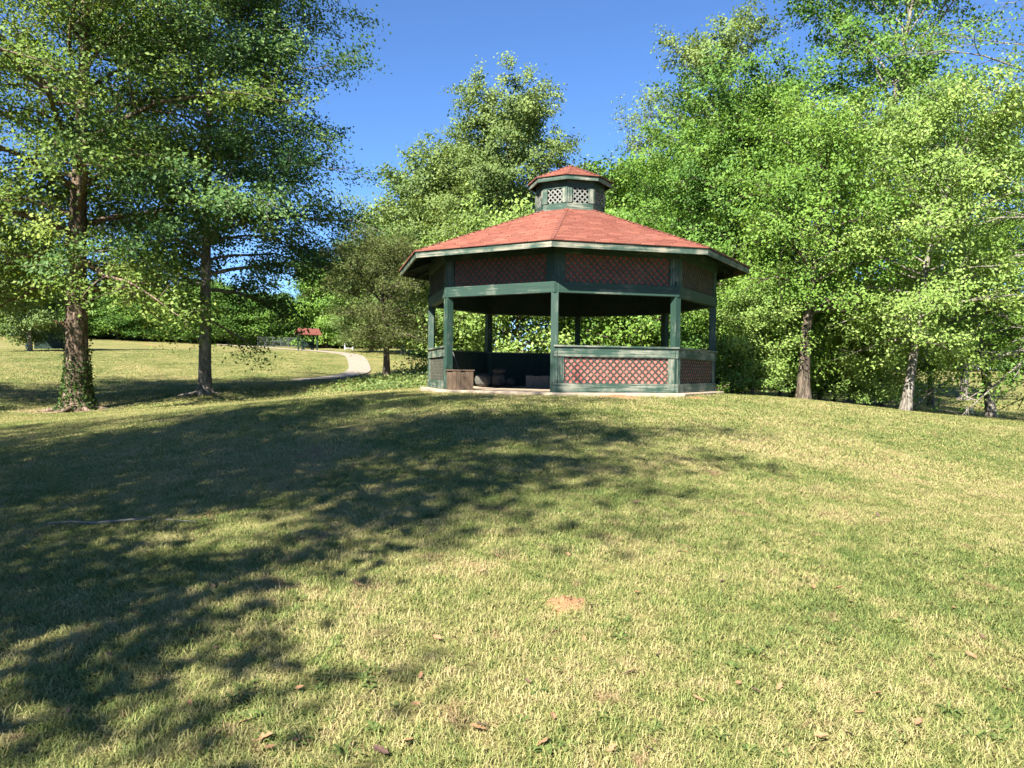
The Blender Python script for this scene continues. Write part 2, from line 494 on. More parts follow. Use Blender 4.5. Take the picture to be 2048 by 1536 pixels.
def scatter(name, patches, pts, scl, label):
    src = bpy.data.collections.new(name + '_source')
    for k, me in enumerate(patches):
        src.objects.link(bpy.data.objects.new(name + '_tuft', me))
    n = len(pts)
    me = bpy.data.meshes.new(name)
    z = ground_z(pts[:, 0], pts[:, 1])
    e = .3
    nx_ = -(ground_z(pts[:, 0] + e, pts[:, 1]) - ground_z(pts[:, 0] - e, pts[:, 1])) / (2 * e)
    ny_ = -(ground_z(pts[:, 0], pts[:, 1] + e) - ground_z(pts[:, 0], pts[:, 1] - e)) / (2 * e)
    V = np.c_[pts, z]
    me.vertices.add(n); me.vertices.foreach_set('co', V.astype(np.float32).ravel())
    r = np.random.default_rng(n)
    yaw = r.uniform(0, 2 * np.pi, n)
    rot = np.zeros((n, 3), np.float32)
    for i in range(n):
        q = Vector((0, 0, 1)).rotation_difference(Vector((nx_[i], ny_[i], 1)).normalized())
        rot[i] = (q.to_matrix() @ Matrix.Rotation(yaw[i], 3, 'Z')).to_euler()
    a = me.attributes.new('rot', 'FLOAT_VECTOR', 'POINT'); a.data.foreach_set('vector', rot.ravel())
    a = me.attributes.new('scl', 'FLOAT', 'POINT'); a.data.foreach_set('value', (scl * r.uniform(.85, 1.2, n)).astype(np.float32))
    a = me.attributes.new('pick', 'INT', 'POINT'); a.data.foreach_set('value', r.integers(0, len(patches), n).astype(np.int32))
    me.update()
    o = obj(name, me, label=label, cat='grass', kind='stuff')
    ng = bpy.data.node_groups.new(name, 'GeometryNodeTree')
    ng.interface.new_socket('Geometry', in_out='INPUT', socket_type='NodeSocketGeometry')
    ng.interface.new_socket('Geometry', in_out='OUTPUT', socket_type='NodeSocketGeometry')
    nn = ng.nodes
    gi, go = nn.new('NodeGroupInput'), nn.new('NodeGroupOutput')
    ci = nn.new('GeometryNodeCollectionInfo')
    ci.inputs['Collection'].default_value = src
    ci.inputs['Separate Children'].default_value = True
    ci.inputs['Reset Children'].default_value = True
    ip = nn.new('GeometryNodeInstanceOnPoints')
    ip.inputs['Pick Instance'].default_value = True
    def na(kind, nm):
        x = nn.new('GeometryNodeInputNamedAttribute'); x.data_type = kind; x.inputs['Name'].default_value = nm; return x
    ng.links.new(gi.outputs[0], ip.inputs['Points'])
    ng.links.new(ci.outputs[0], ip.inputs['Instance'])
    ng.links.new(na('INT', 'pick').outputs['Attribute'], ip.inputs['Instance Index'])
    ng.links.new(na('FLOAT_VECTOR', 'rot').outputs['Attribute'], ip.inputs['Rotation'])
    ng.links.new(na('FLOAT', 'scl').outputs['Attribute'], ip.inputs['Scale'])
    ng.links.new(ip.outputs[0], go.inputs[0])
    md = o.modifiers.new('scatter', 'NODES'); md.node_group = ng
    return o

GC = Vector((0.0722 * 18, 18.0, 1.225))      # gazebo centre, slab top
PATHL = []
def fan_points(y0, y1, step, margin, seed, xlim=None):
    r = np.random.default_rng(seed)
    gy, gx = np.meshgrid(np.arange(y0, y1, step), np.arange(-80, 80, step), indexing='ij')
    p = np.c_[gx.ravel(), gy.ravel()] + r.uniform(-step * .35, step * .35, (gx.size, 2))
    keep = np.abs(p[:, 0]) < .70 * np.maximum(p[:, 1], 0) + margin
    keep &= np.hypot(p[:, 0] - GC.x, p[:, 1] - GC.y) > 3.5
    for q, rad in BARE:
        keep &= np.hypot(p[:, 0] - q.x, p[:, 1] - q.y) > rad * .75
    return p[keep]
near = [blade_patch('near_patch', .5, 3200, .042, .0032, 10 + k, .50 + .06 * (k % 3)) for k in range(6)]
mid = [blade_patch('mid_patch', 1.0, 3000, .046, .0058, 30 + k, .50) for k in range(5)]
far = [blade_patch('far_patch', 2.4, 2200, .055, .019, 50 + k, .45) for k in range(4)]
def path_xy():
    pts = []
    for px, py, d in [(600, 761, 38.5), (665, 757, 40.5), (716, 745, 45.0), (714, 722, 55.0), (700, 711, 62.0), (668, 705, 68.0), (620, 702, 76.0), (560, 698, 84.0), (430, 694, 92.0)]:
        p = on_ground(px, d); pts.append((p.x, p.y))
    out = []
    for i in range(len(pts) - 1):      # Catmull-Rom
        p0, p1, p2, p3 = (np.array(pts[max(0, min(len(pts) - 1, j))]) for j in (i - 1, i, i + 1, i + 2))
        for t in np.linspace(0, 1, 12, endpoint=False):
            out.append(.5 * ((2 * p1) + (-p0 + p2) * t + (2 * p0 - 5 * p1 + 4 * p2 - p3) * t * t + (-p0 + 3 * p1 - 3 * p2 + p3) * t ** 3))
    return np.array(out)
PATHL = path_xy()
def off_path(p, w):
    d = np.sqrt(((p[:, None, :] - PATHL[None]) ** 2).sum(2)).min(1)
    return p[d > w]
scatter('near_grass', near, fan_points(1.6, 9.0, .40, 1.6, 1), 1.0, 'short mown grass in the foreground, green blades mixed with dry straw')
scatter('middle_grass', mid, fan_points(8.6, 23, .8, 2.5, 2), 1.0, 'mown grass on the knoll around the gazebo')
scatter('meadow_grass', far, off_path(fan_points(22, 66, 2.0, 2.0, 3), 1.9), 1.0, 'sunlit meadow grass beyond the two shade trees')

# ------------------------------------------------------------------ concrete path, slab by slab
def build_path():
    seg = np.hypot(*np.diff(PATHL, axis=0).T); cum = np.concatenate([[0], np.cumsum(seg)])
    half, slab, gap = .68, 1.5, .03
    def pt(s): return np.array([np.interp(s, cum, PATHL[:, 0]), np.interp(s, cum, PATHL[:, 1])])
    def edge(s, side, h):
        p = pt(s); t = pt(min(s + .3, cum[-1])) - pt(max(s - .3, 0)); t /= np.hypot(*t)
        q = p + np.array([t[1], -t[0]]) * side * half
        return (q[0], q[1], gz(p[0], p[1]) + h)
    root = mb = None
    base = MB()
    s = 0
    ss = np.arange(0, cum[-1], .8)
    v, f = [], []
    for i, a in enumerate(ss):
        v += [edge(a, 1.03, .02), edge(a, -1.03, .02)]
        if i: f.append((2 * i - 2, 2 * i, 2 * i + 1, 2 * i - 1))
    root = obj('path', mesh('path', v, f, M['ground']), kind='structure', label='pale concrete footpath curving across the meadow past the shelter')
    while s + slab < cum[-1]:
        v, f = [], []
        for q in (s + gap, s + slab / 2, s + slab - gap):
            v += [edge(q, 1, .01), edge(q, -1, .01), edge(q, -1, .075), edge(q, 1, .075)]
        for i in range(2):
            a, b = i * 4, i * 4 + 4
            for j in range(4):
                f.append((a + j, a + (j + 1) % 4, b + (j + 1) % 4, b + j))
        f += [(3, 2, 1, 0), (8, 9, 10, 11)]
        obj('slab', mesh('slab', v, f, M['path']), root)
        s += slab
build_path()

# ------------------------------------------------------------------ the gazebo
D = 18.0
R = 0.18224 * D
TH = math.radians(-8.64)
APO = R * math.cos(math.pi / 8)
Zf = lambda eye_rel: eye_rel + EYE.z - GC.z       # heights measured from eye level -> above slab
gaz = empty('gazebo', GC, label='octagonal green timber gazebo with red shingle roof and lattice panels on the knoll', cat='gazebo')
TAN = math.tan(math.pi / 8)
def face_m(k):
    """frame of the face between corners k and k+1: x to the right seen from outside, y inward, z up; origin on the axis"""
    a = TH + (k + .5) * math.pi / 4
    n = Vector((math.sin(a), -math.cos(a), 0)); x = Vector((math.cos(a), math.sin(a), 0))
    m = Matrix.Identity(4)
    for i in range(3): m[i][0], m[i][1], m[i][2] = x[i], -n[i], (0, 0, 1)[i]
    return m
def mitre(name, k, a_in, a_out, z0, z1, mat, parent=gaz, dz=0, **kw):
    """a board along one side of the octagon, its ends cut on the mitre; a_in, a_out distances from the axis"""
    e = .002
    xi, xo = a_in * TAN - e, a_out * TAN - e
    v = [(-xo, -a_out, z0), (xo, -a_out, z0), (xi, -a_in, z0 + dz), (-xi, -a_in, z0 + dz), (-xo, -a_out, z1), (xo, -a_out, z1), (xi, -a_in, z1 + dz), (-xi, -a_in, z1 + dz)]
    return obj(name, mesh(name, v, BOXF, mat), parent, face_m(k), **kw)
def clip_strip(x0, x1, z0, z1, c, sgn, w):
    """corners of a 45 degree strip |x - sgn*z - c| < w/sqrt2 ... clipped to the rectangle"""
    poly = [(x0, z0), (x1, z0), (x1, z1), (x0, z1)]
    for lim, s in ((c + w * .7071, 1), (c - w * .7071, -1)):
        out = []
        for i in range(len(poly)):
            p, q = poly[i], poly[(i + 1) % len(poly)]
            fp = s * (p[0] - sgn * p[1] - lim); fq = s * (q[0] - sgn * q[1] - lim)
            if fp <= 0: out.append(p)
            if (fp < 0 < fq) or (fq < 0 < fp):
                t = fp / (fp - fq); out.append((p[0] + (q[0] - p[0]) * t, p[1] + (q[1] - p[1]) * t))
        poly = out
        if len(poly) < 3: return None
    return poly
def slat_solids(x0, x1, z0, z1, pitch, w, y_back, th):
    out = []
    jr = random.Random(int(x1 * 1000 + z0 * 77))
    for layer, sgn in ((0, 1), (1, -1)):
        lo, hi = (x0 - z1, x1 - z0) if sgn > 0 else (x0 + z0, x1 + z1)
        c = lo + pitch * (.25 + .5 * layer)
        while c < hi:
            p = clip_strip(x0, x1, z0, z1, c, sgn, w)
            if p and len(p) >= 3:
                ya = y_back - layer * th; yb = ya - th * .96
                n = len(p)
                v = [(q[0], yb, q[1]) for q in p] + [(q[0], ya, q[1]) for q in p]
                f = [tuple(range(n)), tuple(range(2 * n - 1, n - 1, -1))] + [(i + n, (i + 1) % n + n, (i + 1) % n, i) for i in range(n)]
                out.append((v, f))
            c += pitch * jr.uniform(.93, 1.07)
    return out
def lattice(k, parent, x0, x1, z0, z1, y_back, pitch, w, th, mat, single):
    sol = slat_solids(x0, x1, z0, z1, pitch, w, y_back, th)
    if single:
        for v, f in sol:
            obj('lattice_slat', mesh('lattice_slat', v, f, mat), parent)
    else:
        mb = MB()
        for v, f in sol: mb.add(v, f)
        mb.build('lattice', mat, parent, kind='stuff')

# slab
v = [(3.56 * math.sin(TH + i * math.pi / 4), -3.56 * math.cos(TH + i * math.pi / 4), z) for z in (-.5, -.02) for i in range(8)]
v += [(3.54 * math.sin(TH + i * math.pi / 4), -3.54 * math.cos(TH + i * math.pi / 4), 0) for i in range(8)]
f = [tuple(range(16, 24))] + [(i + 8 * j, (i + 1) % 8 + 8 * j, (i + 1) % 8 + 8 + 8 * j, i + 8 + 8 * j) for j in range(2) for i in range(8)]
obj('slab', mesh('slab', v, f, M['concrete']), gaz, label='pale concrete floor slab of the gazebo')
# posts: corner k at angle TH + k*45 deg, faces turned to the axis
z_beam = Zf(1.540)
for k in range(-2, 6):
    a = TH + k * math.pi / 4
    m = Matrix.Translation((R * math.sin(a), -R * math.cos(a), 0)) @ Matrix.Rotation(a, 4, 'Z') @ Matrix.Rotation(math.radians(-90), 4, 'Y')
    p = box('post', (.003, z_beam + .30, -.07, .07, -.07, .07), M['green'], gaz, m)
# low walls (the side between corners -1 and 0 is the open entrance)
z_rail, z_rb, z_lb = Zf(.535), Zf(.315), Zf(-.194)
FRONT_LOW = {0, 1, -2}
AP = APO + .075
SX = AP * TAN
for k in (0, 1, 2, 3, 4, 5, -2):
    inset = .205
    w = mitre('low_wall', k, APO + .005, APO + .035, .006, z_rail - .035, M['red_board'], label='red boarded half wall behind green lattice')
    mitre('wall_cap', k, APO - .09, AP + .045, z_rail - .032, z_rail, M['green_worn'])
    mitre('top_rail', k, APO + .060, AP + .012, z_rb, z_rail - .034, M['green_worn'])
    mitre('bottom_rail', k, APO + .060, AP + .012, .008, z_lb, M['green_worn'])
    m = face_m(k)
    for s in (-1, 1):
        xa, xb = sorted((s * (SX - .001), s * (SX - inset)))
        box('corner_board', (.0, z_rb - z_lb - .004, -.0575, -.001, -xb, -xa), M['green_worn'], gaz,
            m @ Matrix.Translation((0, -APO - .012, z_lb + .002)) @ Matrix.Rotation(math.radians(-90), 4, 'Y'))
    lattice(k, w, -SX + inset, SX - inset, z_lb, z_rb, -APO - .036, .134, .031, .010, M['slat'], k in FRONT_LOW)
    mitre('inner_lining', k, APO - .035, APO - .005, .004, z_rail - .034, M['dark_wood'])
# frieze under the eaves
z_ft, z_l0, z_l1 = Zf(2.62), Zf(1.744), Zf(2.283)
for k in range(-2, 6):
    w = mitre('frieze_panel', k, APO + .005, APO + .035, z_beam + .03, z_ft, M['red_backing_shaded'], label='red frieze board behind dark lattice under the eave')
    mitre('header_board', k, APO - .06, AP + .012, z_beam, z_l0, M['green'])
    mitre('upper_board', k, APO + .040, AP + .010, z_l1, z_ft, M['green'])
    m = face_m(k)
    for s in (-1, 1):
        xa, xb = sorted((s * (SX - .001), s * (SX - .205)))
        box('corner_board', (.0, z_l1 - z_l0 - .004, -.0565, -.001, -xb, -xa), M['green'], gaz,
            m @ Matrix.Translation((0, -APO - .012, z_l0 + .002)) @ Matrix.Rotation(math.radians(-90), 4, 'Y'))
    lattice(k, w, -SX + .205, SX - .205, z_l0, z_l1, -APO - .036, .134, .036, .011, M['slat'], k in (-1, 0, 1))
    mitre('frieze_lining', k, APO - .10, APO - .07, z_beam + .02, z_ft, M['dark_wood'])

# roof
def roof(parent, r_e, z_e, r_t, z_t, exposure, tab, fascia_h, fmat, prefix, rafters):
    ap_e, ap_t = r_e * math.cos(math.pi / 8), r_t * math.cos(math.pi / 8)
    slope = math.hypot(ap_e - ap_t, z_t - z_e); sa = math.atan2(z_t - z_e, ap_e - ap_t)
    rr = random.Random(int(r_e * 100))
    for k in range(-2, 6):
        m = face_m(k)
        fb = mitre(prefix + 'fascia', k, ap_e - .035, ap_e, z_e - fascia_h, z_e - .012, fmat, parent)
        # deck: underside boards
        v = []
        for (ap, z, t) in ((ap_e + .015, z_e - .010, 0), (ap_t, z_t - .010, 0), (ap_e + .015, z_e - .03, 1), (ap_t, z_t - .03, 1)):
            v += [(-ap * TAN, -ap, z), (ap * TAN, -ap, z)]
        deck = obj(prefix + 'roof_deck', mesh('roof_deck', v, [(0, 1, 3, 2), (4, 6, 7, 5), (0, 4, 5, 1), (2, 3, 7, 6), (0, 2, 6, 4), (1, 5, 7, 3)], M['dark_wood']), parent, m)
        # shingles
        Vs, Fs, T = [], [], []
        nrow = int(round((slope + .02) / exposure))
        def P(d, x, lift):
            ap = ap_e + .03 - d * math.cos(sa); z = z_e - .004 + (d - .03) * math.sin(sa)
            hw = max(.001, ap * TAN)
            x = max(-hw, min(hw, x))
            return (x, -ap - lift * math.sin(sa), z + lift * math.cos(sa))
        for i in range(nrow):
            d0, d1 = i * exposure, min((i + 1) * exposure + .012, slope + .028)
            hw = (ap_e + .03 - d0 * math.cos(sa)) * TAN
            off = rr.uniform(0, tab)
            x = -hw - off
            while x < hw:
                xa, xb = max(x + .003, -hw), min(x + tab - .003, hw)
                x += tab
                if xb - xa < .01: continue
                lf = .022 + rr.uniform(-.002, .004)
                jd = rr.uniform(-.006, .006)
                b = len(Vs)
                Vs += [P(max(0, d0 + jd), xa, lf), P(max(0, d0 + jd), xb, lf), P(d1, xb, .001), P(d1, xa, .001), P(max(0, d0 + jd), xa, -.002), P(max(0, d0 + jd), xb, -.002)]
                Fs += [(b, b + 1, b + 2, b + 3), (b + 4, b + 5, b + 1, b)]
                t = min(1, max(0, rr.gauss(.5, .32))); T += [t, t]
        obj(prefix + 'shingles', mesh_np('shingles', np.array(Vs), np.array(Fs), M['shingle'], T), deck, kind='stuff')
        # hip caps along the hip at corner k
        a = TH + k * math.pi / 4
        hd = Vector((math.sin(a), -math.cos(a), 0)); side = Vector((math.cos(a), math.sin(a), 0))
        lo, hi = hd * (r_e + .03) + Vector((0, 0, z_e - .012)), hd * r_t + Vector((0, 0, z_t))
        n = int((hi - lo).length / .2)
        Vs, Fs, T = [], [], []
        hs = math.tan(math.radians(2)) + .18 * math.tan(sa)
        for i in range(n):
            p, q = lo.lerp(hi, i / n), lo.lerp(hi, (i + 1.25) / n if i < n - 1 else 1)
            up0, up1 = Vector((0, 0, .026)), Vector((0, 0, .018))
            b = len(Vs); wd = .042
            for pt, u in ((p, up0), (q, up1)):
                Vs += [pt + u - side * wd - Vector((0, 0, wd * .16)), pt + u, pt + u + side * wd - Vector((0, 0, wd * .16))]
            Fs += [(b, b + 1, b + 4, b + 3), (b + 1, b + 2, b + 5, b + 4)]
            t = rr.uniform(.4, .7); T += [t, t]
        obj(prefix + 'hip_cap', mesh_np('hip_cap', np.array([tuple(q) for q in Vs]), np.array(Fs), M['shingle'], T), deck, m.inverted(), kind='stuff')
        if rafters:
            for xr in (-.9, 0, .9):
                ap_s = ap_e - .04; z_s = z_e - .035
                x0 = xr
                lim = abs(xr) / TAN
                ap_q = max(ap_t + .1, lim + .05)
                z_q = z_s + (ap_s - ap_q) * math.tan(sa)
                v = boxv(x0 - .02, x0 + .02, 0, 1, 0, 1)
                v = [(x0 + dx, -ap, z) for dx in (-.02, .02) for ap, z in ((ap_s, z_s - .09), (ap_q, z_q - .09), (ap_q, z_q), (ap_s, z_s))]
                obj('rafter', mesh('rafter', v, [(0, 1, 2, 3), (7, 6, 5, 4), (0, 4, 5, 1), (1, 5, 6, 2), (2, 6, 7, 3), (3, 7, 4, 0)], M['dark_wood']), parent, m)
roof(gaz, .2262 * D, Zf(2.425), .80, Zf(3.667), .143, .30, .135, M['fascia'], '', True)

# cupola
RC, ZC0, ZC1 = .80, Zf(3.62), Zf(4.34)
apc = RC * math.cos(math.pi / 8)
cup = empty('cupola', (0, 0, 0)); cup.parent = gaz; tag(cup, label='small octagonal green cupola with pale lattice vents')
for k in range(-2, 6):
    sx = apc * TAN
    b0 = mitre('cupola_sill', k, apc - .03, apc, ZC0, ZC0 + .19, M['green_worn'], cup)
    mitre('cupola_head', k, apc - .03, apc, ZC1 - .20, ZC1, M['green'], cup)
    m = face_m(k)
    for s in (-1, 1):
        xa, xb = sorted((s * (sx - .001), s * (sx - .115)))
        box('cupola_stile', (0, ZC1 - ZC0 - .398, -.022, .004, -xb, -xa), M['green_worn'], cup,
            m @ Matrix.Translation((0, -apc + .004, ZC0 + .193)) @ Matrix.Rotation(math.radians(-90), 4, 'Y'))
    for v, f in slat_solids(-sx + .115, sx - .115, ZC0 + .19, ZC1 - .20, .118, .030, -apc + .028, .008):
        if k in (-2, -1, 0, 1): obj('lattice_slat', mesh('lattice_slat', v, f, M['slat_pale']), cup, m)
    if k not in (-2, -1, 0, 1):
        mb = MB()
        for v, f in slat_solids(-sx + .115, sx - .115, ZC0 + .19, ZC1 - .20, .118, .030, -apc + .028, .008): mb.add(v, f)
        mb.build('lattice', M['slat_pale'], cup, m, kind='stuff')
cr = empty('cupola_roof', (0, 0, 0)); cr.parent = gaz
roof(cr, .0535 * D, Zf(4.405), .015, Zf(4.82), .13, .25, .115, M['green_worn'], '', False)

# ------------------------------------------------------------------ things inside the gazebo
def inside(px, depth): return Vector((ray(px, 760).x * depth, depth, GC.z))
p = inside(918, 16.05)
cr_ = empty('wooden_box', p, .25, label='brown wooden box of upright boards just inside the gazebo entrance', cat='box')
for i in range(6):
    hh = .375 + .012 * ((i * 7) % 3 - 1)
    for yy in (-.19, .19):
        box('plank', (-.26 + i * .088, -.26 + i * .088 + .083, yy - .011, yy + .011, .004, hh), M['old_wood'], cr_)
for s in (-1, 1):
    box('side_panel', (s * .255 - .011, s * .255 + .011, -.176, .176, .005, .375), M['old_wood'], cr_)
box('lid', (-.285, .29, -.215, .215, .392, .417), M['old_wood'], cr_)
p = inside(1083, 18.3)
gb = empty('grey_box', p, -.1, label='low grey board box beside the front post inside the gazebo', cat='box')
for i in range(4):
    for yy in (-.17, .17):
        box('plank', (-.36 + i * .18, -.36 + i * .18 + .172, yy - .012, yy + .012, .004, .30 - .01 * (i % 2)), M['grey_wood'], gb)
box('base', (-.35, .35, -.155, .155, .006, .03), M['grey_wood'], gb)
def stone(name, loc, dims, seed, mat, label, rz=0):
    bm = bmesh.new(); bmesh.ops.create_icosphere(bm, subdivisions=2, radius=.5)
    r = random.Random(seed)
    for q in bm.verts:
        c = q.co; mx = max(abs(c.x), abs(c.y), abs(c.z)); c *= (1 - .5 * (1 - .5 / max(mx, 1e-5) * 1.0)) if False else (.75 + .25 * .5 / mx)
        q.co = Vector((c.x * dims[0], c.y * dims[1], c.z * dims[2] + dims[2] * .44)) * r.uniform(.93, 1.05)
    lo = min(q.co.z for q in bm.verts)
    for q in bm.verts: q.co.z -= lo
    me = bpy.data.meshes.new(name); bm.to_mesh(me); bm.free(); me.materials.append(mat)
    o = obj(name, me, label=label, cat='stone', group='stones heaped inside the gazebo'); o.location = loc; o.rotation_euler = (0, 0, rz)
for i, (px, d, dims, lb, dz) in enumerate([(966, 18.9, (.42, .34, .34), 'squat grey stone nearest the wooden box inside the gazebo', 0), (996, 19.0, (.40, .36, .36), 'rounded grey stone in the middle of the heap inside the gazebo', 0),
                                            (1019, 19.2, (.34, .30, .24), 'small grey stone at the right end of the heap inside the gazebo', 0), (998, 19.0, (.44, .30, .13), 'flat grey stone lying on top of the heap inside the gazebo', .335)]):
    q = inside(px, d); q.z += .002 + dz
    stone('stone', q, dims, i, M['stone'], lb, i * .7)
p = inside(914, 16.75)
mb = MB(); mb.tube([(.10, 0, .43), (.0, .02, .55), (-.10, .05, .80)], [.012, .011, .008], 6)
mb2 = MB(); mb2.tube([(.16, 0, .002), (.10, 0, .24), (.0, .02, .50), (-.10, .05, .80)], [.013, .012, .011, .008], 6)
o = mb2.build('stick', M['grey_wood'], label='thin pale stick leaning behind the wooden box in the gazebo', cat='stick'); o.location = p

# ------------------------------------------------------------------ trees
class Tubes:
    def __init__(s): s.V, s.F, s.n = [], [], 0
    def add(s, P, r, k):
        P = np.asarray(P, float); n = len(P)
        T = np.gradient(P, axis=0); T /= np.maximum(np.linalg.norm(T, axis=1, keepdims=True), 1e-9)
        ref = np.array([0, 0, 1.]) if abs(T[0, 2]) < .8 else np.array([1., 0, 0])
        A = np.cross(T, ref); A /= np.maximum(np.linalg.norm(A, axis=1, keepdims=True), 1e-9); B = np.cross(T, A)
        q = np.arange(k) * 2 * np.pi / k
        ring = P[:, None] + (A[:, None] * np.cos(q)[None, :, None] + B[:, None] * np.sin(q)[None, :, None]) * np.asarray(r)[:, None, None]
        s.V.append(ring.reshape(-1, 3))
        i = np.arange(n - 1)[:, None] * k; j = np.arange(k)[None]; j2 = (j + 1) % k
        s.F.append(np.stack([i + j, i + j2, i + k + j2, i + k + j], 2).reshape(-1, 4) + s.n)
        s.n += n * k
    def mesh(s, name, mat):
        return mesh_np(name, np.concatenate(s.V), np.concatenate(s.F), mat, smooth=True)

def leaf_cards(name, C, nrm_bias, size, tint, mat, seed, aspect=.62, droop=.0):
    """a folded two-triangle leaf at each centre"""
    r = np.random.default_rng(seed); n = len(C)
    nv = r.normal(0, 1, (n, 3)); nv /= np.linalg.norm(nv, axis=1, keepdims=True)
    hv = C - C.mean(0); hv[:, 2] = 0; hv /= np.maximum(np.linalg.norm(hv, axis=1, keepdims=True), 1e-6)
    nv = nv + (np.array([0, 0, .75]) + hv * .75) * nrm_bias; nv /= np.maximum(np.linalg.norm(nv, axis=1, keepdims=True), 1e-6)
    d = r.normal(0, 1, (n, 3)); d[:, 2] -= droop
    d -= (d * nv).sum(1, keepdims=True) * nv; d /= np.maximum(np.linalg.norm(d, axis=1, keepdims=True), 1e-6)
    b = np.cross(nv, d)
    L_ = (size * r.uniform(.65, 1.3, n))[:, None]; W_ = L_ * aspect * .5
    fold = nv * W_ * r.uniform(.1, .6, n)[:, None]
    V = np.stack([C - d * L_ * .5, C - d * L_ * .03 + b * W_ + fold, C + d * L_ * .5, C - d * L_ * .03 - b * W_ + fold], 1).reshape(-1, 3)
    i = np.arange(n)[:, None] * 4
    F = np.concatenate([i + np.array([[0, 2, 1]]), i + np.array([[0, 3, 2]])])
    return mesh_np(name, V, F, mat, np.concatenate([tint, tint]))

